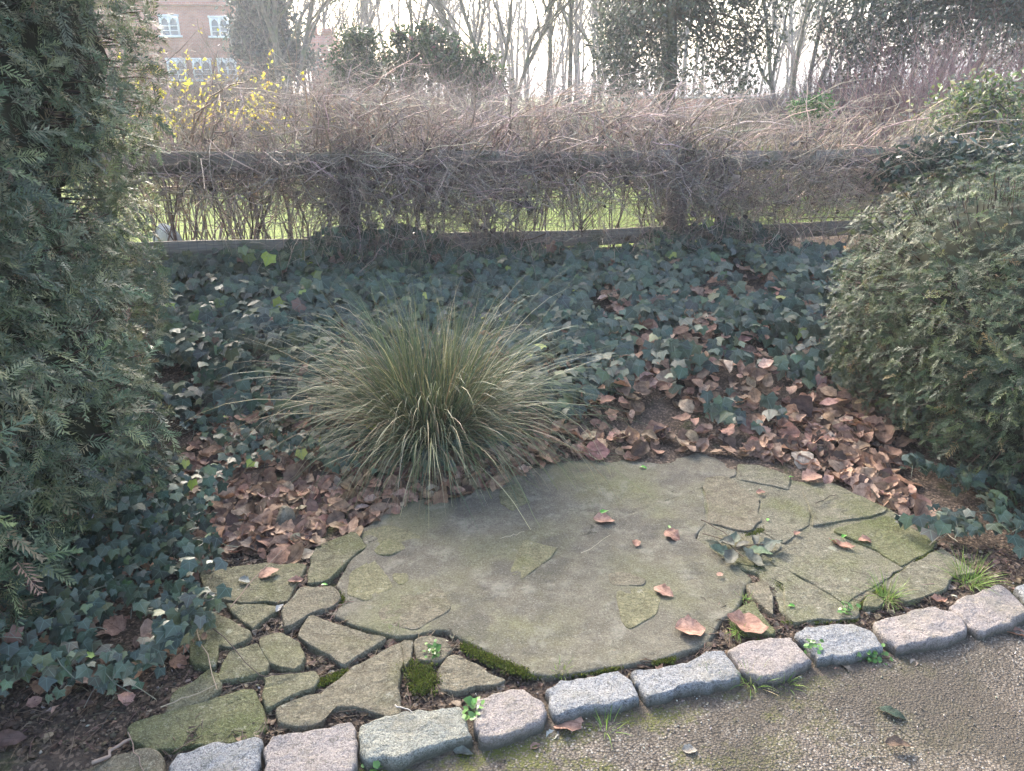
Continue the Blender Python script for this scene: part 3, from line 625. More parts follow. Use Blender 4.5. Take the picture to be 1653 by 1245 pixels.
# ------------------------------------------------------------------ dead leaves
LIT2 = gpoly([(-40,900),(250,860),(330,930),(310,1080),(150,1180),(-40,1230)])
LIT = gpoly([(280,900),(300,760),(380,600),(560,600),(900,560),(950,440),(1420,440),(1440,640),(1480,760),(1500,830),(1440,806),(1380,788),(1300,772),(1200,752),(1120,738),(1000,736),(900,746),(850,768),(780,800),(640,826),(570,862),(505,905),(420,915),(350,905)])
q = scatter([LIT], 60000)
P3 = np.concatenate([q, np.zeros((len(q), 1))], 1); edge = sm((3.75 - q[:, 1]) / .7); dn = fbm(P3, 3.1, 3, 90)
right = sm((q[:, 0] - .1) / .8)
prob = np.clip(.34 * (q[:, 0] < -.7) * (q[:, 1] < 4.0) + .14 + edge * .50 + right * .30 * (q[:, 1] < 5.2) + (dn - .5) * 1.3 - .30 * sm((q[:, 1] - 4.3) / .5) * (q[:, 0] < .6), .03 + .22 * (edge > .3), 1)
q = q[rng.random(len(q)) < prob * .25][:3500]; q = np.concatenate([q, scatter([LIT2], 600)[:150]]); K = len(q); P3 = np.concatenate([q, np.zeros((K, 1))], 1)
z = terr(q[:, 0], q[:, 1], False) + .012 + rng.random(K) * (.02 + .085 * sm((q[:, 1] - 3.2) / .8))
nrm = unit(np.array([0, -.25, 1.]) + rand_unit(K) * .5); rot = frames(nrm)
sc = rng.choice([.7, 1, 1, 1.25], K) * rng.uniform(.05, .112, K) * np.where((q[:, 0] < -.9) & (q[:, 1] < 2.3), .6, 1); DC = [(.38, .225, .145), (.46, .295, .20), (.22, .135, .09), (.54, .41, .30), (.12, .08, .06)]
col = pick(DC, [4, 3, 2.5, .9, 1.4], K, .16, .05); pos = np.stack([q[:, 0], q[:, 1], z], 1); b = MB()
for k in range(12): i = np.arange(k, K, 12); b.inst(DEAD[k], pos[i], rot[i], sc[i], col[i])
tag(b.build('leaf_litter', M['dead']), 'drift of curled brown fallen leaves over the bed', 'fallen leaves', kind='stuff')
# crumbs, bits of leaf and soil between stones, under the hedge and along the kerb
JO = gpoly([(-60,1245),(-60,1100),(180,1080),(300,1000),(340,900),(520,880),(600,1000),(740,1020),(900,1090),(860,1130),(420,1200),(120,1250)])
JR = gpoly([(1130,1040),(1200,940),(1420,960),(1520,900),(1440,800),(1560,870),(1700,900),(1700,1000),(1600,960),(1430,1000),(1180,1050)])
KJ = gpoly([(100,1260),(100,1200),(560,1140),(880,1080),(1180,1020),(1420,985),(1660,930),(1680,1010),(1420,1060),(1180,1110),(880,1170),(560,1245)])
q = np.concatenate([scatter([JO], 9000)[:4200], scatter([JR], 6000)[:2200], scatter([KJ], 9000)[:5200]]); K = len(q)
sc = rng.uniform(.002, .0075, K) * np.where(rng.random(K) < .1, 1.7, 1); pos = np.stack([q[:, 0], q[:, 1], terr(q[:, 0], q[:, 1]) + .003 + 0 * sc], 1)
pos[:, 2] = np.where(q[:, 1] < yk(q[:, 0]) - .02, -.036, pos[:, 2])
octv = np.array([(1, 0, 0), (-1, 0, 0), (0, 1, 0), (0, -1, 0), (0, 0, .7), (0, 0, -.7)], float); octf = np.array([(0, 2, 4), (2, 1, 4), (1, 3, 4), (3, 0, 4), (2, 0, 5), (1, 2, 5), (3, 1, 5), (0, 3, 5)])
OCT = (octv, octf, np.zeros((6, 3)))
b = MB(); b.inst(OCT, pos, frames(rand_unit(K)), sc[:, None] * rng.uniform(.6, 1.3, (K, 3)), pick([(.05, .037, .027), (.10, .075, .05), (.20, .15, .10), (.33, .30, .25)], [6, 4, 1.2, .4], K))
tag(b.build('soil_crumbs', M['twig']), 'dark crumbs of soil and grit in the joints', 'soil', kind='stuff')
q = np.concatenate([scatter([JO], 3000)[:900], scatter([JR], 3000)[:420], scatter([KJ], 3000)[:160]]); K = len(q)
pos = np.stack([q[:, 0], q[:, 1], terr(q[:, 0], q[:, 1]) + .008], 1); b = MB()
pos[:, 2] = np.where(q[:, 1] < yk(q[:, 0]) - .02, -.034, pos[:, 2]); tz = rng.random(K) < .5
for k in range(5): i = np.arange(k, K, 5); b.inst(DEADF[k], pos[i], frames(unit(np.array([0, 0, 1.]) + rand_unit(len(i)) * .35)), rng.uniform(.012, .035, len(i)), pick([(.13, .09, .06), (.24, .17, .12), (.30, .26, .20)], [4, 3, 1], len(i)))
L_ = rng.uniform(.03, .10, K); dd = unit(rng.normal(size=(K, 3)) * [1, 1, .08])
b.tubes(np.stack([pos - dd * L_[:, None] / 2, pos + rng.normal(size=(K, 3)) * [.004, .004, .003] + [0, 0, .004], pos + dd * L_[:, None] / 2], 1), np.tile([.0012, .0014, .0008], (K, 1)), jitcol((.20, .15, .11), K, .4), 3)
tag(b.build('leaf_crumbs', M['dead']), 'shredded leaf scraps and twiglets on the soil', 'leaf scraps', kind='stuff')
# grit lying on path
n = 5200; xs = rng.uniform(-1.6, 2.6, n); ss = rng.uniform(.0, 1.2, n); ys = yk(xs) - .05 - ss; sc = rng.uniform(.0015, .0040, n)
b = MB(); b.inst(OCT, np.stack([xs, ys, -.024 - .016 * sm(ss / .5) + (fbm(np.stack([xs, ys, 0 * xs], -1), 5, 4, 3) - .5) * .016], 1), frames(rand_unit(n)), sc[:, None] * rng.uniform(.6, 1.3, (n, 3)), pick([(.30, .26, .20), (.18, .15, .12), (.5, .46, .4), (.1, .085, .07)], [4, 4, 1.5, 2], n))
tag(b.build('path_grit', M['twig']), 'loose pale grit on the path', 'grit', kind='stuff')

# ------------------------------------------------------------------ moss
def line_pts(pl, wpx, n):
    p = np.array(pl, float); seg = np.linalg.norm(np.diff(p, axis=0), axis=1); cs = np.concatenate([[0], np.cumsum(seg)]); t = rng.uniform(0, cs[-1], n)
    x = np.interp(t, cs, p[:, 0]); y = np.interp(t, cs, p[:, 1]); return x + rng.normal(size=n) * wpx * .5, y + rng.normal(size=n) * wpx * .32
MOSS = [([(748,1042),(790,1066),(850,1088)],11,3000),([(850,1090),(940,1086),(1002,1076)],5,900),([(1055,1067),(1090,1061)],7,500),([(672,1078),(685,1098),(682,1112)],22,2400),([(500,1104),(548,1090)],11,700),([(548,958),(556,972)],8,350),
 ([(592,1002),(606,1010)],7,200),([(1190,892),(1222,912),(1262,948)],8,1000),([(1380,982),(1410,960),(1452,926),(1500,892)],6,1300),([(1206,862),(1236,852)],7,380),([(1262,1003),(1330,1002),(1385,1000)],4,350),([(1175,1052),(1230,1030)],4,120),([(538,1090),(560,1080)],6,200),([(430,1030),(470,1034)],6,260),([(760,1205),(900,1195)],14,500),([(1000,1180),(1100,1130)],14,500)]
b = MB()
for pl, wd, n in MOSS:
    x, y = line_pts(pl, wd, n); g = G(x, y, .0); zt = np.where(g[:, 1] < yk(g[:, 0]) - .05, -.036, -.004)
    c = g[:, :2].mean(0); pos = np.stack([g[:, 0], g[:, 1], zt + .006 * (n > 1500) * fbm(g, 30, 2, 4) * 2], 1)
    d = unit(np.array([0, 0, 1.]) + rand_unit(n) * .8); s = rng.uniform(.003, .008, n)[:, None]; pe = unit(np.cross(d, rand_unit(n))) * s * .28
    v = np.stack([pos - pe, pos + pe, pos + d * s], 1).reshape(-1, 3); b.add(v, np.arange(3 * n).reshape(-1, 3), pick([(.13, .16, .025), (.08, .105, .02), (.20, .22, .035), (.07, .055, .02)], [4, 4, 1.4, 1.2], n))
    # cushion underneath
    b.inst(OCT, pos[::9] - [0, 0, .004], frames(rand_unit(len(pos[::9]))), rng.uniform(.004, .009, len(pos[::9]))[:, None] * np.ones((1, 3)), pick([(.06, .075, .018)], [1], len(pos[::9])))
tag(b.build('moss', M['moss']), 'yellow-green moss in the paving joints', 'moss', kind='stuff')

# ------------------------------------------------------------------ blades: ornamental clump and weed tufts
def blades(mb, base, az, el, L, wd, droop, col, n=9):
    K = len(base); pts = [base]; d = np.stack([np.cos(az) * np.cos(el), np.sin(az) * np.cos(el), np.sin(el)], 1)
    for i in range(n - 1):
        d = unit(d + np.array([0, 0, -1.]) * (droop * (.25 + 1.5 * (i / n) ** 1.4))[:, None] + rng.normal(size=(K, 3)) * .025); pts.append(pts[-1] + d * (L / (n - 1))[:, None])
    P = np.stack(pts, 1); gz = terr(P[..., 0], P[..., 1], False) + .012; P[..., 2] = np.maximum(P[..., 2], gz)
    side = unit(np.cross(unit(np.gradient(P, axis=1)), rand_unit(K)[:, None] * .5 + np.array([0, 0, 1.])))
    t = np.linspace(0, 1, n); wp = (wd[:, None] * np.minimum(1, .75 + t) * (1 - t ** 2.2) + .0003)[..., None]
    V = np.stack([P - side * wp / 2, P + side * wp / 2], 2).reshape(K, 2 * n, 3)
    i = np.arange(n - 1) * 2; q = np.stack([i, i + 1, i + 3, i + 2], -1); f = (q[None] + (np.arange(K) * 2 * n)[:, None, None]).reshape(-1, 4)
    mb.add(V.reshape(-1, 3), f, np.repeat(col, n - 1, 0)); return P
gb = GT(np.array([700.]), np.array([712.]))[0]; K = 2500
clump = empty('ornamental_grass', (gb[0], gb[1], gb[2]), 'large arching tussock of narrow grey-green grass at the rear of the patio', 'grass clump')
az = rng.uniform(0, 2 * math.pi, K); rr = np.sqrt(rng.random(K)) * .13; base = np.stack([gb[0] + np.cos(az) * rr, gb[1] + np.sin(az) * rr, np.full(K, gb[2])], 1)
base[:, 2] = terr(base[:, 0], base[:, 1], False) + .01; az = az + rng.normal(size=K) * .45
el = np.clip(rng.normal(R(60), R(18), K), R(12), R(89)); L = np.clip(rng.normal(.77, .17, K), .3, 1.1) * (1.05 - .30 * np.sin(el) ** 3) * np.where(rng.random(K) < .08, 1.16, 1) * (1 + .18 * np.cos(az * 2 + .4))
GC = [(.11, .14, .065), (.075, .11, .065), (.165, .175, .08), (.40, .35, .21), (.20, .15, .08)]
b = MB(); blades(b, base, az, el, L, rng.uniform(.0026, .0052, K), rng.uniform(.08, .42, K) * (.6 + .8 * rng.random(K)), pick(GC, [4.5, 3.5, 3.5, 1.5, .9], K, .18, .05), 11); b.build('leaf_blades', M['blade'], clump)
K = 260; az = rng.uniform(0, 2 * math.pi, K); rr = rng.uniform(.02, .16, K); base = np.stack([gb[0] + np.cos(az) * rr, gb[1] + np.sin(az) * rr, np.full(K, gb[2])], 1)
b = MB(); blades(b, base, az + rng.normal(size=K) * .4, np.clip(rng.normal(R(20), R(22), K), R(-5), R(70)), rng.uniform(.25, .7, K), rng.uniform(.0025, .0045, K), rng.uniform(.1, .3, K), pick([(.40, .33, .21), (.26, .18, .11)], [2, 1], K)); b.build('dead_blades', M['blade'], clump)
TUFT = [((1430,968),.10,150,'grass tuft in the mossy gap beside the tiny triangular stone'),((1562,942),.13,170,'bright grass tuft behind the rightmost pink kerb blocks'),((1212,1098),.085,80,'grass tuft at the foot of the pink-brown kerb block'),((1268,1100),.065,50,'small splayed grass tuft on the path edge, right of the larger kerb tuft'),
 ((978,1172),.075,34,'straggly pale grass shoot below the smooth blue-grey kerb block'),((905,1088),.05,50,'thin grass wisps behind the smooth blue-grey kerb block'),((1190,1025),.05,60,'grass tuft under the long torn leaf on the sloping stone'),((1200,972),.05,46,'tiny grass tuft behind the sloping broken stone'),((1148,1100),.05,40,'low grass sprouts below the right end of the longest kerb block'),((640,1022),.04,40,'wispy grass sprouts between the big wedge stone and the concrete')]
for (p, L0, n, lb) in TUFT:
    g = G(np.array([p[0]], float), np.array([p[1]], float), -.02)[0]; g[2] = -.036 if g[1] < yk(g[0]) - .04 else -.02; az = rng.uniform(0, 2 * math.pi, n)
    base = g + np.stack([np.cos(az), np.sin(az), 0 * az], 1) * rng.uniform(0, L0 * .3, n)[:, None]; b = MB()
    pre = terr; blades(b, base, az + rng.normal(size=n) * .5, np.clip(rng.normal(R(50), R(20), n), R(8), R(88)), rng.uniform(.4, 1.1, n) * L0, rng.uniform(.0012, .0028, n), rng.uniform(.05, .3, n), pick([(.13, .22, .04), (.19, .28, .06), (.32, .30, .15)], [4, 3, .8], n), 7)
    tag(b.build('grass_tuft', M['blade'], base=tuple(g)), lb, 'grass tuft', 'grass tufts along the kerb and joints')
# broad-leaved weeds
WEED = [((770,1160),.020,26,'small green weed between the lichened and buff kerb blocks'),((606,1232),.020,18,'rosette weed on the path below the greenish kerb block'),((1398,1058),.016,110,'dense clump of clover at the front corner of the pale grey kerb block'),((1312,1058),.016,26,'small green weed in the joint left of the pale grey kerb block'),((1366,996),.017,20,'fleshy green weed behind the pale grey kerb block'),((700,1065),.014,30,'pale green sprouting weed on top of the moss cushion')]
for p, s0, n, lb in WEED:
    g = G(np.array([p[0]], float), np.array([p[1]], float), -.02)[0]; g[2] = -.034 if g[1] < yk(g[0]) - .03 else -.005; n_ = n
    pos = g + rng.normal(size=(n, 3)) * [s0 * (1.6 if n > 60 else .9), s0 * .9, 0] + np.stack([0 * np.ones(n), 0 * np.ones(n), rng.uniform(.005, .035, n)], 1)
    b = MB(); b.inst(LEAF, pos, frames(unit(np.array([0, -.2, 1.]) + rand_unit(n) * .6)), (rng.uniform(.7, 1.3, n) * s0)[:, None] * np.array([[1.9, 1, 1]]), pick([(.10, .22, .045), (.15, .30, .07)], [1, 1], n))
    e = pos.copy(); e[:] = g; b.tubes(np.stack([e, (pos + e) / 2 + rng.normal(size=(n, 3)) * .003, pos], 1), np.full((n, 3), .0007), (.12, .18, .05), 3)
    tag(b.build('weed', M['foliage'], base=tuple(g)), lb, 'weed', 'broad-leaved weeds along the kerb')

# ------------------------------------------------------------------ single leaves lying about
def one_leaf(px, py, size, az, tpl, col, lb, z=.006, cat='leaf', name='fallen_leaf', nz=1.0, wide=1.0, group='single fallen leaves on the paving and path'):
    g = G(np.array([px], float), np.array([py], float), 0.0)[0]
    if g[1] < yk(g[0]) - .06: g = G(np.array([px], float), np.array([py], float), -.034)[0]; g[2] = -.034
    y = np.array([[math.sin(R(az)), math.cos(R(az)), 0.]]); nr = unit(np.array([[0, -.05, nz]]) + rng.normal(size=(1, 3)) * .08)
    b = MB(); base = g.copy(); pos = (g + [0, 0, z + size * .055])[None]
    b.inst(tpl, pos, frames(nr, y), np.array([[size * wide, size, size]]), np.array([col], float))
    tag(b.build(name, M['dead'] if name == 'fallen_leaf' else M['foliage'], base=tuple(base), smooth=True), lb, cat, group)
BR = (.46, .26, .18); BL = (.52, .31, .22); DK = (.30, .15, .10)
one_leaf(975, 842, .085, 100, DEADF[0], BL, 'flat pinkish-brown leaf under a bright green sprout on the concrete')
one_leaf(1085, 868, .075, 140, DEAD[3], BR, 'crumpled brown leaf on the concrete left of the withered sprig')
one_leaf(1027, 879, .045, 10, DEADF[2], BR, 'small thin brown leaf upright on the concrete left of the crumpled one')
one_leaf(1071, 958, .075, 130, DEAD[6], BL, 'cupped brown leaf in the middle of the right half of the concrete')
one_leaf(1114, 1019, .098, 90, DEADF[1], BL, 'big round brown leaf near the front edge of the concrete', wide=1.3)
one_leaf(1205, 1014, .13, 112, DEAD[8], BR, 'long torn brown leaf lying across the sloping broken stone', z=.012)
one_leaf(1358, 882, .095, 130, DEAD[1], BR, 'narrow torn brown leaf at the back of the big square slab', wide=.6)
one_leaf(1397, 875, .055, 90, DEADF[3], BR, 'flat brown leaf on the yellow-green mossy slab')
one_leaf(1162, 930, .028, 70, DEADF[4], BL, 'tiny oval brown leaf below the withered sprig')
one_leaf(1286, 863, .032, 60, DEADF[0], BR, 'tiny brown leaf on the mossy paving stone right of the tan stone')
one_leaf(1228, 797, .040, 90, DEADF[2], BR, 'small brown leaf on the dark crack behind the tan stone')
one_leaf(1515, 971, .065, 80, DEAD[5], BR, 'curled brown leaf wedged behind the pink kerb block')
one_leaf(1640, 1025, .075, 95, DEADF[1], BR, 'orange-brown leaf at the right edge on the path')
one_leaf(917, 1171, .095, 95, DEADF[3], BL, 'lone big round brown leaf on the path below the kerb', wide=1.3)
one_leaf(1440, 1155, .075, 120, DEADF[4], (.05, .085, .055), 'dark green leaf lying on the path', wide=.6)
one_leaf(1450, 1205, .07, 100, DEADF[2], (.16, .11, .075), 'dull brown leaf half trodden into the path', wide=.7)
one_leaf(1113, 1214, .040, 95, DEADF[0], (.45, .43, .36), 'pale cream leaf on the path', wide=1.0)
one_leaf(1474, 1073, .035, 30, DEADF[1], (.42, .34, .26), 'small pale tan leaf on the path by the clover', wide=.9)
one_leaf(1368, 1086, .055, 150, DEADF[3], (.40, .34, .26), 'thin pale leaf on the path below the clover', wide=.45)
one_leaf(1352, 1086, .035, 90, DEADF[4], BR, 'small orange leaf scrap beside the thin pale leaf', wide=.8)
one_leaf(748, 1218, .055, 100, DEADF[2], (.20, .22, .18), 'grey-green leaf on the path below the lichened kerb block', wide=.6)
one_leaf(892, 1190, .04, 60, DEADF[0], (.38, .40, .36), 'silvery round leaf left of the lone big brown leaf', wide=1.1)
one_leaf(864, 1208, .03, 60, DEADF[1], (.42, .28, .22), 'small pinkish leaf scrap on the path edge')
one_leaf(478, 940, .055, 80, DEADF[1], BL, 'flat orange-brown leaf at the tip of the leaf-buried stone', wide=.8)
one_leaf(434, 928, .075, 60, DEAD[2], BR, 'curled brown leaf on the leaf-buried wide stone')
one_leaf(395, 940, .05, 120, DEADF[0], (.30, .33, .30), 'silver-grey leaf on the leaf-buried wide stone', wide=.9)
one_leaf(452, 984, .045, 15, DEADF[2], (.45, .45, .42), 'whitish leaf standing between two mottled stones', wide=.6)
one_leaf(255, 1045, .085, 40, DEAD[4], (.36, .25, .18), 'brown leaf caught in the ivy left of the paving', z=.06)
one_leaf(1020, 742, .085, 95, DEAD[7], BR, 'brown leaf on the rear rim of the concrete beside a green petal')
one_leaf(1310, 775, .095, 80, DEAD[9], BL, 'crumpled brown leaf at the rear rim, right of the thin back stone', z=.012)
one_leaf(940, 735, .10, 60, DEADF[1], BL, 'broad flat brown leaf at the rear rim near the grass clump', z=.02)
for (x, y, a, s_) in [(975, 829, 60, .045), (1038, 757, 110, .036), (1080, 853, 0, .022), (1277, 772, 100, .022), (1239, 841, 20, .022), (1362, 868, 60, .028), (1278, 981, 90, .026), (1345, 876, 130, .024), (524, 946, 90, .022)]:
    nm = {975: 'brightest long green sprout beside the flat pinkish-brown leaf', 1038: 'green petal on the rear rim of the concrete', 1080: 'green scrap touching the crumpled brown leaf', 1277: 'green scrap at the end of the thin back stone', 1239: 'green scrap right of the bare tan stone', 1362: 'green scrap behind the narrow torn leaf', 1278: 'green scrap on the long cracked slab', 1345: 'thin green scrap at the left of the narrow torn leaf', 524: 'green scrap on the front of the lichen-covered left stone'}[x]
    one_leaf(x, y, s_, a, DEADF[x % 5], (.16, .42, .06), nm, cat='green scrap', name='green_scrap', wide=.7, group='bright green scraps on the paving')
one_leaf(168, 921, .03, 160, DEADF[0], (.62, .58, .75), 'small pale lilac petal caught in the ivy at the left', z=.22, cat='petal', name='petal', wide=.6, group='pale petals')
# withered sprig
g = G(np.array([1185.]), np.array([893.]), 0.0)[0]; root = empty('withered_sprig', tuple(g), 'withered grey-green leafy sprig lying across the paving joint', 'sprig')
b = MB(); stm = np.array([[g + [-.09, .12, .01], g + [-.02, .06, .02], g + [.0, .0, .015], g + [.02, -.05, .015]], [g + [.0, .0, .015], g + [.05, .02, .02], g + [.10, .03, .02], g + [.14, .03, .015]]])
b.tubes(stm, np.full((2, 4), .0022), (.12, .09, .06), 5); b.build('stem', M['twig'], root)
for dx, dy, az, s in [(-.06, -.01, -80, .085), (-.03, -.06, 200, .09), (.05, -.06, 140, .10), (-.02, .04, -40, .07), (.02, .07, 20, .07), (.09, .06, 10, .075), (.14, .02, 75, .10), (.09, -.02, 110, .09), (.04, .03, 60, .07), (-.07, .03, -60, .07)]:
    b = MB(); pos = (g + [dx, dy, .022])[None]
    b.inst(DEAD[int(abs(az)) % 12], pos, frames(unit(np.array([[.1, -.1, 1.]]) + rng.normal(size=(1, 3)) * .25), np.array([[math.sin(R(az)), math.cos(R(az)), .1]])), np.array([[s * .75, s, s]]), jitcol((.17, .19, .145), 1, .2)); b.build('leaf', M['dead'], root, smooth=True)
# bare twigs lying on things
for (pa, pb_, r_, c_, lb) in [((302,975),(352,1110),.0022,(.36,.28,.2),'pale straight twig across the left paving stones'),((262,1140),(350,1105),.002,(.33,.28,.2),'pale twig on the small dull stone'),((300,975),(420,1092),.002,(.06,.045,.04),'thin dark trailing stem over the left paving'),((420,1092),(480,1086),.0018,(.06,.045,.04),'end of the dark trailing stem on the cracked stone'),
    ((370,980),(462,880),.0022,(.22,.16,.12),'brown twig leaning over the leaf-buried stone'),((1490,835),(1545,873),.003,(.55,.46,.34),'straw-coloured stick on the soil under the yew bush'),((150,1235),(212,1190),.006,(.26,.20,.16),'thick weathered stick on the soil at the lower left'),((1315,812),(1352,797),.002,(.05,.04,.03),'dark twig on the rear slab by the yew bush'),
    ((1130,838),(1175,865),.0025,(.10,.07,.05),'dark twig ending at the withered sprig'),((940,895),(985,865),.001,(.4,.36,.26),'dry straw on the middle of the concrete'),((810,868),(845,858),.001,(.42,.38,.28),'dry straw near the grass clump'),((638,1138),(664,1148),.0022,(.5,.45,.38),'pale stick on soil behind the greenish kerb block'),((205,1180),(232,1245),.0014,(.28,.2,.16),'wiry stem hanging at the lower left corner'),((235,900),(300,1000),.0022,(.2,.15,.11),'brown stem trailing out of the left ivy')]:
    a = G(np.array([pa[0]], float), np.array([pa[1]], float), 0.02)[0]; c = G(np.array([pb_[0]], float), np.array([pb_[1]], float), 0.012)[0]; t = np.linspace(0, 1, 7)[:, None]
    p = a + (c - a) * t + rng.normal(size=(7, 3)) * [.004, .004, .002]; b = MB(); b.tubes(p[None], np.linspace(r_, r_ * .6, 7)[None], c_, 5)
    tag(b.build('twig', M['twig'], base=tuple(a)), lb, 'twig', 'loose twigs and straws on the ground')
# dark rounded stone among the leaves
b = MB(); P = gpoly([(446,858),(455,840),(475,838),(480,848),(468,860),(452,864)]); zt = .045
c = stone_mesh(b, P, zt, .13, .03, .01, 300, jit=.01, dome=.02); tag(b.build('rock', M['concrete'], base=(c[0], c[1], 0), smooth=True), 'dark rounded stone among the brown leaves left of the grass clump', 'rock')

# ------------------------------------------------------------------ fence
def box(mb, c, ax, s, col=(.5, .5, .5)):
    ax = unit(np.array(ax, float)); up = np.array([0, 0, 1.]); sd_ = np.cross(ax, up); c = np.array(c, float)
    v = [c + ax * s[0] / 2 * i + sd_ * s[1] / 2 * j + up * s[2] / 2 * k for i in (-1, 1) for j in (-1, 1) for k in (-1, 1)]
    mb.add(v, [(0, 1, 3, 2), (4, 6, 7, 5), (0, 4, 5, 1), (2, 3, 7, 6), (0, 2, 6, 4), (1, 5, 7, 3)], col)
def fp(x, z=0.0, off=0.0): d = math.hypot(1, FSL); return np.array([x + off * FSL / d, float(yf(x)) - off / d, z])
fence = empty('timber_fence', tuple(fp(.3, .4)), 'low weathered timber rail fence with wire mesh smothered in bare stems', 'fence')
def zr(x, a, b_): return a + (b_ - a) * (x + 2.5) / 5.8
xs = [-3.2, -1.12, 1.30, 3.28]
for (x0, x1) in [(-3.6, xs[1]), (xs[1], xs[2]), (xs[2], xs[3] + .1)]:
    for nm, za, zb, hh in (('top_rail', 1.185, 1.09, .14), ('bottom_rail', .635, .53, .115)):
        x0_, x1_ = x0 + .006, x1 - .006; t = np.linspace(0, 1, 9); hw = .02
        b = MB(); rings = []
        for k in t:
            x = x0_ + (x1_ - x0_) * k; zc = zr(x, za, zb) + .006 * math.sin(k * 9 + x0); a = fp(x, zc - hh / 2, .045 + hw); a2 = fp(x, zc - hh / 2, .045 - hw)
            rings += [a, a2, a2 + [0, 0, hh], a + [0, 0, hh]]
        V = np.array(rings); i = np.arange(8)[:, None] * 4; j = np.arange(4)[None]; j2 = (j + 1) % 4
        b.add(V, np.stack([i + j, i + j2, i + 4 + j2, i + 4 + j], -1).reshape(-1, 4)); b.add(V[:4], [(0, 1, 2, 3)]); b.add(V[-4:], [(3, 2, 1, 0)]); b.build(nm, M['wood'], fence)
for x in xs:
    b = MB(); box(b, fp(x, .78, -.052), (1, FSL, 0), (.13, .13, .95)); b.build('post', M['wood'], fence)
b = MB(); X0, X1 = -3.5, 3.3; nv = int((X1 - X0) / .052); lines = []
for i in range(nv):
    x = X0 + (X1 - X0) * i / nv; zb, ztp = zr(x, .50, .40), zr(x, 1.13, 1.04); sag = .03 * math.sin(i * .31) * (i % 7 != 0)
    lines.append([fp(x, zb, .075), fp(x + .01 * math.sin(i), (zb + ztp) / 2, .075 + sag * .4), fp(x, ztp, .075 + sag)])
b.tubes(np.array(lines), np.full((nv, 3), .0013), (.12, .12, .12), 3); lines = []
for k in range(13):
    f = k / 12.0; pts = [fp(X0 + (X1 - X0) * t, zr(X0 + (X1 - X0) * t, .5, .4) + .63 * f + .008 * math.sin(t * 40 + k), .077) for t in np.linspace(0, 1, 60)]; lines.append(pts)
b.tubes(np.array(lines), np.full((13, 60), .0013), (.12, .12, .12), 3); b.build('wire_mesh', M['wire'], fence)

# ------------------------------------------------------------------ bare climbing hedge along fence
def shrub(name, bases, dirs, L, r, spec, label, cat, col, base, wob=.2, up=.03, zmax=None, extra=None, sides=3, rmin=.0008, mat_=None):
    root = empty(name, base, label, cat); lv = branches(bases, dirs, L, r, spec, wob=wob, up=up)
    for k, (nm, sel) in enumerate((('stems', lv[:1]), ('twigs', lv[1:]))):
        b = MB()
        for P, rad in sel:
            if zmax is not None:
                zm = zmax(P[..., 0]); over = P[..., 2] - zm; P = P.copy(); P[..., 2] = np.where(over > 0, zm + over * .55, P[..., 2])
            b.tubes(P, np.maximum(rad, rmin), jitcol(col, len(P), .28, .06), sides)
        b.build(nm, mat_ or M['twig'], root)
    return root, lv
def fence_shrub(name, x0, x1, n, zl, zh, label, col, ztop, lean=0.0, spec=((3, .55, .7), (3, .5, .7)), rr=(.0035, .009), gap=1.0, low=True):
    x = rng.uniform(x0, x1, n); P0 = np.stack([x, yf(x) + rng.uniform(-.02, .35, n), rng.uniform(zl, zh, n)], 1)
    D = unit(np.stack([rng.normal(lean, .55, n), rng.normal(-.12, .35, n), rng.uniform(.2, 1.1, n)], 1)); L = rng.uniform(.4, 1.0, n)
    return shrub(name, P0, D, L, rng.uniform(*rr, n), spec, label, 'climbing shrub', col, tuple(fp((x0 + x1) / 2, .42)), .24, -.01, ztop)
TW = (.42, .345, .28)
fence_shrub('bare_climber', -2.9, -.75, 230, .85, 1.2, 'leafless arching brown shrub over the left fence panel', TW, lambda x: 1.52 + 0 * x, .0)
fence_shrub('bare_climber', -1.1, 1.5, 360, .85, 1.22, 'dense tangle of bare pinkish stems over the middle fence panel', (.44, .355, .30), lambda x: 1.42 + .05 * np.sin(x * 5), .15)
fence_shrub('bare_climber', 1.1, 3.4, 260, .55, 1.1, 'slanting bare brown stems over the right fence panel', (.44, .36, .28), lambda x: 1.36 + 0 * x, .55)
# tangled dark thatch hugging the top rail and posts
def tangle(name, centers, n, L, label, col, leafn=0):
    root = empty(name, tuple(np.array(centers[0][0])), label, 'stem tangle'); b = MB(); lf = []
    for (c, sg, k) in centers:
        k = int(k * (1.2 if c[2] > .93 else 1.25)); P0 = np.array(c) + rng.normal(size=(k, 3)) * sg; d = unit(rng.normal(size=(k, 3)) * [1, .5, .7]); pts = [P0]
        for i in range(6): d = unit(d + rng.normal(size=(k, 3)) * .45 + np.array([0, 0, -.06])); pts.append(pts[-1] + d * L / 6)
        b.tubes(np.stack(pts, 1), np.linspace(.0026, .001, 7)[None] * rng.uniform(.6, 1.5, (k, 1)), pick([col, (.36, .29, .25)], [3, 1], k, .3), 3); lf.append(P0)
    b.build('stems', M['twig'], root); lf = np.concatenate(lf); i = rng.choice(len(lf), leafn); pos = lf[i] + rng.normal(size=(leafn, 3)) * .07; b = MB()
    for k in range(12): j = np.arange(k, leafn, 12); b.inst(DEAD[k], pos[j], frames(rand_unit(len(j))), rng.uniform(.03, .08, len(j)), pick([(.22, .17, .14), (.13, .10, .085), (.3, .24, .2)], [2, 2, 1], len(j)))
    b.build('dry_leaves', M['dead'], root); return root
tangle('stem_tangle', [(fp(x, z, .12), (.22, .10, sz), k) for x, z, sz, k in [(-2.2, 1.14, .06, 130), (-1.6, 1.12, .06, 150), (-1.1, 1.05, .13, 330), (-.7, 1.06, .12, 330), (-1.1, .82, .13, 130)]], 0, .42, 'dark matted stems heaped on the fence around the left post', (.30, .25, .21), 120)
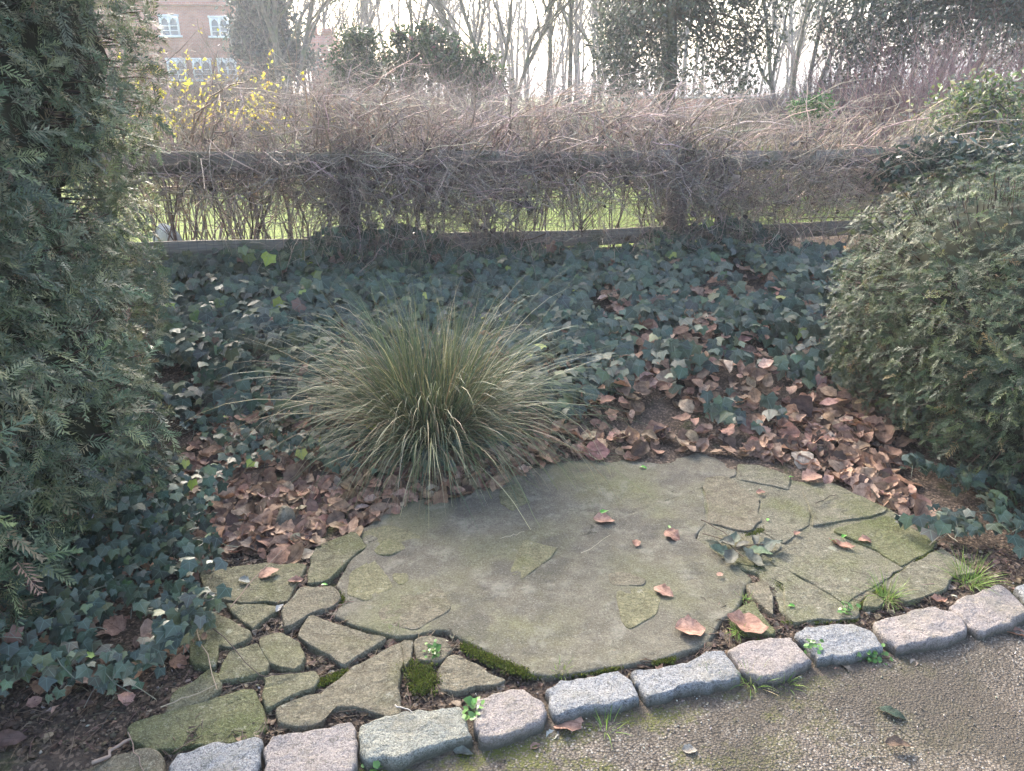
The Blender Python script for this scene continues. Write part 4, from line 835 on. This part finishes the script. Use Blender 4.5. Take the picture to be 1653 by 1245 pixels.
tangle('stem_tangle', [(fp(x, z, .12), (.24, .10, sz), k) for x, z, sz, k in [(-.2, 1.02, .13, 330), (.3, 1.03, .11, 260), (-.3, .80, .15, 240), (.8, 1.05, .09, 230), (1.3, 1.02, .12, 260), (1.35, .75, .17, 260)]], 0, .42, 'dark matted stems heaped on the fence around the middle post', (.30, .25, .215), 150)
tangle('stem_tangle', [(fp(x, z, .12), (.26, .12, sz), k) for x, z, sz, k in [(1.8, .95, .14, 260), (2.4, .95, .13, 230), (2.9, .95, .15, 230), (3.4, 1.05, .15, 230), (2.0, .6, .14, 200)]], 0, .45, 'matted tan stems on the right fence panel beside the yew bush', (.32, .265, .21), 70)
# upright dark stems behind the mesh
n = 150; x = np.concatenate([rng.uniform(-3.0, 3.2, 110), rng.uniform(-1.4, -.6, 20), rng.uniform(1.0, 1.8, 20)]); P0 = np.stack([x, yf(x) + rng.uniform(-.05, .35, n), np.full(n, .36)], 1); D = unit(np.stack([rng.normal(0, .33, n), rng.normal(0, .15, n), np.ones(n)], 1))
shrub('hedge_stems', P0, D, rng.uniform(.7, .95, n), rng.uniform(.005, .011, n), ((3, .5, .6),), 'upright dark hedge stems crossing behind the wire mesh', 'hedge', (.14, .11, .09), tuple(fp(0, .4)), .12, .04)
# dry fine grass and runners hanging over lower rail
n = 2100; x = np.concatenate([rng.uniform(-1.5, 2.6, 1300), rng.normal(-.55, .35, 500), rng.normal(1.0, .4, 300)]); b = MB(); base = np.stack([x, yf(x) - rng.uniform(.05, .45, n), np.zeros(n)], 1); base[:, 2] = terr(base[:, 0], base[:, 1], False) + rng.uniform(.0, .5, n)
root = empty('dry_grass', tuple(fp(0, .4)), 'dry straw-coloured runners and grass along the foot of the fence', 'dry grass')
blades(b, base, rng.uniform(0, 2 * math.pi, n), rng.uniform(R(-10), R(85), n), rng.uniform(.15, .5, n), rng.uniform(.0015, .003, n), rng.uniform(.02, .25, n), pick([(.30, .23, .18), (.22, .16, .13), (.38, .32, .24)], [3, 2, 1], n)); b.build('stalks', M['blade'], root)

# ------------------------------------------------------------------ shrubs and trees beyond
def flowering():
    root = empty('winter_jasmine', tuple(W(370, 380, 6.6)), 'bare shrub dotted with small yellow blossoms behind the left fence', 'shrub'); n = 95
    P0 = np.stack([rng.uniform(-3.1, -1.7, n), rng.uniform(6.2, 7.0, n), np.full(n, .25)], 1); D = unit(np.stack([rng.normal(0, .32, n), rng.normal(0, .2, n), np.ones(n)], 1))
    lv = branches(P0, D, rng.uniform(.8, 1.42, n), rng.uniform(.005, .010, n), ((4, .42, .6), (3, .5, .6)), wob=.14, up=.03); b = MB()
    for P, r in lv: b.tubes(P, np.maximum(r, .0014), jitcol((.30, .23, .17), len(P), .25), 3)
    b.build('stems', M['twig'], root); tips = np.concatenate([lv[2][0][:, -1], lv[2][0][:, 3], lv[1][0][:, 4]]); tips = tips[tips[:, 2] > 1.32]; u = (tips[:, 0] + 2.35) / .6
    tips = tips[rng.random(len(tips)) < .5 * np.exp(-u * u)]; tips = np.repeat(tips, 4, 0) + rng.normal(size=(len(tips) * 4, 3)) * .014
    b = MB(); b.inst(LEAF, tips, frames(rand_unit(len(tips))), rng.uniform(.020, .034, len(tips))[:, None] * np.array([[1.8, 1, 1]]), jitcol((.62, .54, .09), len(tips), .12)); b.build('blossoms', M['petal'], root)
flowering()
def clipped(name, px0, px1, pytop, Y, n, label, col, dep=.9, cat='hedge', zb=.2, spread=.3, spec=((5, .4, .6), (4, .5, .6)), rmin=.0016):
    a, c = W(px0, pytop, Y), W(px1, pytop, Y); x = rng.uniform(a[0], c[0], n); zt = a[2]
    P0 = np.stack([x, Y + rng.uniform(0, dep, n), np.full(n, zb)], 1); D = unit(np.stack([rng.normal(0, spread, n), rng.normal(0, .2, n), np.ones(n)], 1))
    return shrub(name, P0, D, np.full(n, (zt - zb) * .95) * rng.uniform(.8, 1.08, n), rng.uniform(.006, .012, n) , spec, label, cat, col, ((a[0] + c[0]) / 2, Y, zb), .13, .05, None, rmin=rmin)
clipped('bare_hedge', 470, 830, 138, 14, 330, 'pale pinkish clipped bare hedge behind the middle of the fence', (.34, .26, .22))
clipped('bare_hedge', 800, 1010, 175, 15.5, 200, 'greyer bare hedge farther back in the middle', (.27, .235, .21))
clipped('bare_scrub', 980, 1330, 185, 17, 200, 'low tan scrub in the middle distance below the evergreen', (.30, .25, .17), cat='scrub', spread=.5)
clipped('bare_scrub', 1180, 1420, 160, 20, 200, 'grey-brown scrub in front of the far garden wall', (.26, .235, .20), cat='scrub', spread=.5, rmin=.003)
clipped('dark_brush', 1345, 1480, 118, 12, 200, 'dark purplish mound of bare twigs under the right evergreen', (.25, .20, .20), cat='scrub', spread=.6, dep=1.5)
clipped('red_twig_shrub', 1440, 1760, 88, 11, 300, 'reddish bare-twigged shrub at the right edge', (.42, .25, .23), cat='shrub', spread=.5, dep=1.5, rmin=.0016)
clipped('pale_brush', 250, 430, 120, 12.5, 190, 'pale bare twigs behind the yellow-blossomed shrub', (.33, .28, .23), cat='scrub')

def leafy(name, E, n, size, cols, wts, label, cat, Y, trunk=None, clus=60, tight=.16, twigs=True, m_='foliage', flat=(1, 1, 1), tr=.12, limbs=True, hang=0.0, bare=0):
    """E: ellipses in the picture plane (px, py, rx px, ry px) placed at distance Y with real depth"""
    cen = np.array([W(e[0], e[1], Y + (e[4] if len(e) > 4 else 0)) for e in E]); d = Y * 1.02 / F_PX; rad = np.array([(e[2] * d, max(e[2], e[3]) * d * .7, e[3] * d) for e in E])
    bx = cen[:, 0].mean() if trunk is None else W(trunk, 200, Y)[0]; gz = float(terr(bx, Y, False)); root = empty(name, (bx, Y, gz), label, cat)
    wt = rad[:, 0] * rad[:, 2]; ci = rng.choice(len(E), clus * len(E), p=wt / wt.sum()); u = rand_unit(len(ci)) * rng.random((len(ci), 1)) ** .45; cc_ = cen[ci] + u * rad[ci]
    k = rng.integers(0, len(cc_), n); tg = tight * rad[:, 0].mean(); pos = cc_[k] + rng.normal(size=(n, 3)) * tg * np.array(flat) - np.array([0, 0, 1]) * hang * rng.random((n, 1)); tone = rng.uniform(.65, 1.35, len(cc_))[k][:, None]
    pos = pos[pos[:, 2] > gz + .02]; n = len(pos); tone = tone[:n]
    b = MB(); fw = unit(rand_unit(n) + np.array([0, 0, -hang * 2.5])); b.inst(LEAF, pos, frames(rand_unit(n), fw), rng.uniform(.7, 1.3, n) * size, pick(cols, wts, n) * tone); b.build('crown' if tr > .05 else 'foliage', M[m_], root)
    b = MB(); base = np.array([bx, Y, gz - .1]); top = cen[np.argmax(cen[:, 2])] * [1, 1, 1]; top[0] = (top[0] + bx) / 2; t = np.linspace(0, 1, 10)[:, None]
    p = base + (top - base) * t + np.sin(t * 5) * np.array([tr, 0, 0]); b.tubes(p[None], np.linspace(tr, tr * .35, 10)[None], (.5, .5, .5), 8)
    cc_ = cc_[::4]; s = p[rng.integers(6, 10, len(cc_))]; mid = (s + cc_) / 2 + np.array([0, 0, .08]) + rng.normal(size=s.shape) * .08; b.tubes(np.stack([s, mid, cc_], 1), np.tile([tr * .22, tr * .13, tr * .04], (len(cc_), 1)), (.5, .5, .5), 4)
    b.build('trunk', M['bark'], root); return root
HO = [(.07, .088, .065), (.10, .125, .085), (.17, .185, .14), (.32, .26, .24)]
leafy('holm_oak', [(1100,-10,120,85),(1010,40,50,60),(1190,60,50,70),(1150,-130,230,110),(1235,40,30,60),(1025,115,30,45),(1120,60,35,50),(1165,90,25,35),(1070,80,25,45),(1003,120,28,40),(1195,118,28,34),(985,85,25,35)], 19000, .085, HO, [4, 4, 1.2, .15], 'broad evergreen tree hanging into the top centre-right of the view', 'tree', 15, 1050, 46, .20, tr=.16, hang=.3)
leafy('holm_oak', [(1420,0,85,75),(1500,15,80,55),(1590,-10,70,60),(1370,75,30,50),(1480,-120,260,100),(1640,40,35,50),(1440,70,30,35),(1520,65,30,28)], 15500, .075, HO, [5, 4, .8, .05], 'dark evergreen tree hanging over the reddish shrub at the top right', 'tree', 12.5, 1730, 46, .20, tr=.2, hang=.25)
leafy('ivy_clad_tree', [(415,20,40,60),(440,70,55,40),(470,95,35,25),(405,75,30,45),(430,-40,40,50)], 15000, .2, [(.05, .07, .055), (.08, .105, .075), (.13, .15, .11)], [4, 3, 1], 'ivy-smothered tree beside the brick building', 'tree', 34, 440, 46, .22, tr=.3)
CM = [(.04, .07, .025), (.07, .11, .04), (.15, .18, .09), (.32, .16, .17)]
leafy('evergreen_shrub', [(575,95,38,40),(560,125,30,20),(600,120,35,25),(585,70,16,22)], 3800, .10, CM, [4, 3, 1, 0], 'rounded glossy green shrub right of the small brick turret', 'shrub', 17, 575, 46, .2, tr=.04)
leafy('evergreen_shrub', [(650,110,36,42),(700,90,40,48),(740,110,38,42),(785,125,32,32),(690,60,14,20),(650,62,10,16)], 6200, .11, CM, [4, 3, 1, .22], 'tall uneven camellia with pink buds before the bare trees', 'shrub', 16.5, 700, 46, .17, tr=.04)
leafy('evergreen_shrub', [(1315,175,28,18),(1295,182,18,12)], 1500, .06, [(.09, .20, .05), (.14, .27, .08)], [1, 1], 'small bright green shrub in the middle distance', 'shrub', 11, 1315, 40, .25, tr=.03)
leafy('variegated_shrub', [(1560,180,60,38),(1630,190,60,45),(1600,150,40,22),(1520,215,50,28),(1600,235,80,30)], 4200, .050, [(.10, .16, .05), (.24, .28, .09), (.38, .38, .20), (.18, .20, .16)], [3, 2, 1.2, 2], 'leafy yellow-green shrub sprawling behind the yew bush', 'shrub', 7.0, 1590, 46, .22, tr=.03)
leafy('ivy_heap', [(1540,255,60,22),(1460,270,40,22),(1620,262,50,20)], 1500, .07, [(.035, .06, .04), (.06, .09, .06)], [1, 1], 'dark ivy heaped on the fence end above the yew bush', 'ivy', 6.2, 1540, 40, .25, tr=.03)
# daffodil-like shoots
for i, (px, py, Y, lb) in enumerate([(1210, 200, 10.5, 'yellow-green clump of shoots below the left evergreen'), (1245, 195, 11.5, 'yellow-green clump of shoots right of the first one'), (1170, 190, 12.0, 'yellow-green clump of shoots nearest the middle')]):
    g = W(px, py + 35, Y); n = 90; az = rng.uniform(0, 6.28, n); b = MB(); base = g + np.stack([np.cos(az), np.sin(az), 0 * az], 1) * .1; base[:, 2] = terr(base[:, 0], base[:, 1], False) + .02
    blades(b, base, az, rng.uniform(R(45), R(88), n), rng.uniform(.5, .95, n), rng.uniform(.01, .02, n), rng.uniform(.02, .1, n), pick([(.25, .30, .07), (.35, .36, .10)], [1, 1], n)); tag(b.build('shoot_clump', M['blade'], base=(g[0], g[1], base[0, 2])), lb, 'plant', 'clumps of shoots on the lawn')

def bare_tree(px, Y, H, r0, label, lean=0.0, spec=((9, .55, .6), (5, .55, .55), (4, .55, .55), (4, .5, .6), (2, .6, .6)), col=(.26, .225, .19), forks=1, rmin=None, fork_z=.25):
    x = W(px, 160, Y)[0]; gz = float(terr(x, Y, False)); root = empty('bare_tree', (x, Y, gz), label, 'tree', 'leafless trees beyond the lawn'); K = forks
    P0 = np.tile([x, Y, gz - .2], (K, 1)).astype(float); P0[:, 0] += rng.normal(size=K) * r0 * (K > 1); D = unit(np.stack([rng.normal(lean, .16 if K > 1 else .03, K), rng.normal(0, .1 if K > 1 else .03, K), np.ones(K)], 1))
    lv = branches(P0, D, np.full(K, H) * rng.uniform(.85, 1.05, K), np.full(K, r0 * .72), spec, n=8, wob=.12, up=.06); b = MB(); b.tubes(lv[0][0], lv[0][1], col, 9); b.build('trunk', M['bark'], root); b = MB(); rm = rmin or Y * .00016
    for P, r in lv[1:]: b.tubes(P, np.maximum(r, rm), jitcol(col, len(P), .2), 4 if len(P) < 200 else 3)
    b.build('crown', M['bark'], root)
bare_tree(655, 30, 9, .10, 'slender upright bare tree left of the camellia top')
bare_tree(805, 26, 8, .09, 'many-stemmed bare tree with spreading limbs, tallest in the middle', forks=4)
bare_tree(745, 36, 9, .14, 'bare tree behind the camellia, leaning left', -.12)
bare_tree(880, 30, 9, .13, 'straight bare tree just right of the many-stemmed one', .05)
bare_tree(912, 27, 8, .12, 'bare tree with crooked low boughs left of the broad evergreen', forks=2)
bare_tree(965, 34, 9, .16, 'bare tree partly behind the left rim of the broad evergreen')
bare_tree(1050, 33, 9, .22, 'thick grey trunk under the broad evergreen', spec=((6, .5, .6), (5, .5, .55), (3, .5, .55)))
bare_tree(1020, 37, 9, .22, 'second grey trunk under the broad evergreen, thinner', spec=((6, .5, .6), (5, .5, .55), (3, .5, .55)))
bare_tree(1300, 22, 7.5, .09, 'wide-branched bare tree between the two evergreens', -.15, forks=3)
bare_tree(1265, 30, 9, .12, 'slim bare tree behind the wide-branched one')
bare_tree(1345, 28, 8, .12, 'bare tree against the left rim of the right evergreen', .1)
bare_tree(1560, 26, 8, .12, 'bare tree seen through the right evergreen')
bare_tree(1640, 22, 7, .11, 'bare tree at the right edge behind the red twigs', forks=2)
bare_tree(470, 30, 8.5, .16, 'dark forking bare tree left of the small turret', .05, forks=3, col=(.10, .08, .07), spec=((7, .5, .6), (4, .5, .6), (3, .5, .6)))
bare_tree(560, 40, 7, .12, 'distant bare tree over the glossy green shrub')
# far wood: one mass of trunks and twigs
n = 190; x = rng.uniform(-34, 62, n); P0 = np.stack([x, rng.uniform(55, 85, n), np.full(n, .2)], 1); D = unit(np.stack([rng.normal(0, .06, n), rng.normal(0, .05, n), np.ones(n)], 1))
lv = branches(P0, D, rng.uniform(6, 12, n), rng.uniform(.1, .22, n), ((8, .5, .6), (6, .5, .6)), n=6, wob=.08, up=.06); b = MB()
for P, r in lv: b.tubes(P, np.maximum(r, .02), jitcol((.20, .18, .16), len(P), .2), 3)
n = 900; x = rng.uniform(-34, 62, n); P0 = np.stack([x, rng.uniform(48, 60, n), np.full(n, .2)], 1); lv = branches(P0, unit(np.stack([rng.normal(0, .5, n), 0 * x, np.ones(n)], 1)), rng.uniform(1.4, 2.9, n), np.full(n, .03), ((6, .5, .7),), n=5)
for P, r in lv: b.tubes(P, np.maximum(r, .012), jitcol((.22, .19, .17), len(P), .2), 3)
tag(b.build('far_wood', M['bark']), 'hazy bare wood on the skyline', 'wood', kind='stuff')
# far garden wall
a, c = W(1040, 152, 38), W(1300, 146, 38); b = MB(); box(b, ((a[0] + c[0]) / 2, 38, .80), (1, 0, 0), (c[0] - a[0] + 2, .35, 1.1)); wl = empty('garden_wall', ((a[0] + c[0]) / 2, 38, .2), 'long low brick garden wall in the far distance', 'wall')
b.build('brickwork', M['brick'], wl); b = MB(); box(b, ((a[0] + c[0]) / 2, 38, 1.392), (1, 0, 0), (c[0] - a[0] + 2.1, .45, .08)); b.build('coping', M['stonegrey'], wl)

# ------------------------------------------------------------------ brick castle building
def window(parent, cx, yf_, z0, z1, wd):
    """twin-lancet window standing 3 cm proud of the wall plane y = yf_"""
    b = MB(); H = z1 - z0; y = yf_ - .04
    def bar(x0, za, x1, zb_, t, yy=y, dp=.08):
        p = np.array([x0, yy, za]); q = np.array([x1, yy, zb_]); d = unit(q - p); s = np.array([-d[2], 0, d[0]]) * t / 2; o = np.array([0, dp / 2, 0])
        v = [p - s - o, p + s - o, q + s - o, q - s - o, p - s + o, p + s + o, q + s + o, q - s + o]; b.add(v, [(0, 1, 2, 3), (7, 6, 5, 4), (0, 4, 5, 1), (1, 5, 6, 2), (2, 6, 7, 3), (3, 7, 4, 0)])
    t = .11; bar(cx - wd / 2, z0, cx - wd / 2, z1, t); bar(cx + wd / 2, z0, cx + wd / 2, z1, t); bar(cx - wd / 2 - t, z1 + .055, cx + wd / 2 + t, z1 + .055, t); bar(cx, z0, cx, z1, .09, y - .004)
    for s in (-1, 1):
        m0 = cx + s * wd / 4; zz = z1 - .42
        for (u0, v0, u1, v1) in [(-.25, 0, -.20, .22), (-.20, .22, 0, .40), (.25, 0, .20, .22), (.20, .22, 0, .40)]: bar(m0 + u0 * wd * .98, zz + v0, m0 + u1 * wd * .98, zz + v1, .06, y - .008)
        for k in (.25, .5): bar(m0 - wd / 4, z0 + H * k, m0 + wd / 4, z0 + H * k, .04, y - .002)
        # spandrels above pointed heads
        for q in (-1, 1): v = np.array([(m0 + q * wd * .245, y + .01, z1), (m0, y + .01, z1), (m0 + q * wd * .20, y + .01, zz + .2), (m0 + q * wd * .245, y + .01, zz)]); b.add(v, [(0, 1, 2, 3)] if q < 0 else [(3, 2, 1, 0)])
    f = b.build('window', M['white'], parent)
    b = MB(); v = [(cx - wd / 2, yf_ - .02, z0), (cx + wd / 2, yf_ - .02, z0), (cx + wd / 2, yf_ - .02, z1), (cx - wd / 2, yf_ - .02, z1)]; b.add(v, [(0, 1, 2, 3)]); p = b.build('pane', M['glass']); p.parent = f; p.location = -np.array(parent.location)
    b = MB(); box(b, (cx, yf_ - .08, z0 - .07), (1, 0, 0), (wd + .35, .22, .12)); p = b.build('sill', M['white']); p.parent = f; p.location = -np.array(parent.location)
YB = 50.0; xl, xr = W(150, 50, YB)[0], W(392, 50, YB)[0]
bld = empty('brick_building', ((xl + xr) / 2, YB, .2), 'tall brick building with white twin-arched windows at the top left', 'building')
b = MB(); box(b, ((xl + xr) / 2, YB + 5, 5.6), (1, 0, 0), (xr - xl, 10, 11)); b.build('wall', M['brick'], bld)
b = MB(); box(b, ((xl + xr) / 2, YB + 4.9, 6.42), (1, 0, 0), (xr - xl + .2, 10.2, .14)); b.build('string_course', M['brick'], bld)
for k in range(7): b = MB(); box(b, (xl + .6 + k * (xr - xl - 1.2) / 6, YB + .3, 11.5), (1, 0, 0), (.8, .5, .9)); b.build('merlon', M['brick'], bld)
for (px, pt, pb_) in [(272, 27, 57), (353, 29, 58), (284, 97, 128), (325, 97, 128), (366, 97, 128)]:
    a = W(px, pt, YB); c = W(px, pb_, YB); window(bld, a[0], YB, c[2], a[2], 1.02)
tx0, tx1 = W(498, 70, 44)[0], W(535, 70, 44)[0]; tzt = W(515, 58, 44)[2]
tur = empty('brick_turret', ((tx0 + tx1) / 2, 44, .2), 'small battlemented brick turret right of the ivy-clad tree', 'turret')
b = MB(); box(b, ((tx0 + tx1) / 2, 45, tzt / 2), (1, 0, 0), (tx1 - tx0, 2, tzt)); b.build('wall', M['brick'], tur)
for k in range(2): b = MB(); box(b, (tx0 + .22 + k * (tx1 - tx0 - .44), 44.2, tzt + .18), (1, 0, 0), (.42, .4, .36)); b.build('merlon', M['brick'], tur)
b = MB(); box(b, ((tx0 + tx1) / 2, 44.98, tzt - 1.0), (1, 0, 0), (tx1 - tx0 + .12, 2.12, .1)); b.build('string_course', M['brick'], tur)
# pale stone behind fence at left
b = MB(); P = np.array([(-2.75, 5.9), (-2.6, 5.85), (-2.55, 5.97), (-2.68, 6.02)]); c = stone_mesh(b, P, .62, .45, .06, .04, 310, dome=.05); tag(b.build('pale_rock', M['stonegrey'], base=(c[0], c[1], .2), smooth=True), 'pale pointed stone behind the wire mesh at the left', 'rock')

# ------------------------------------------------------------------ haze
HAZE = 0.0026
hm = bpy.data.materials.new('haze_air'); hm.use_nodes = True; ht = hm.node_tree; ht.nodes.clear(); ho = ht.nodes.new('ShaderNodeOutputMaterial'); pv = ht.nodes.new('ShaderNodeVolumePrincipled')
pv.inputs['Color'].default_value = (.90, .93, 1, 1); pv.inputs['Density'].default_value = HAZE; pv.inputs['Anisotropy'].default_value = .2; ht.links.new(pv.outputs[0], ho.inputs['Volume'])
me = bpy.data.meshes.new('haze'); me.from_pydata([(x, y, z) for x in (-520, 520) for y in (-520, 620) for z in (-1.6, 16)], [], [(0, 1, 3, 2), (4, 6, 7, 5), (0, 4, 5, 1), (2, 3, 7, 6), (0, 2, 6, 4), (1, 5, 7, 3)])
me.materials.append(hm); hz = bpy.data.objects.new('haze', me); COL.objects.link(hz); tag(hz, 'thin pale winter haze', 'haze', kind='stuff')
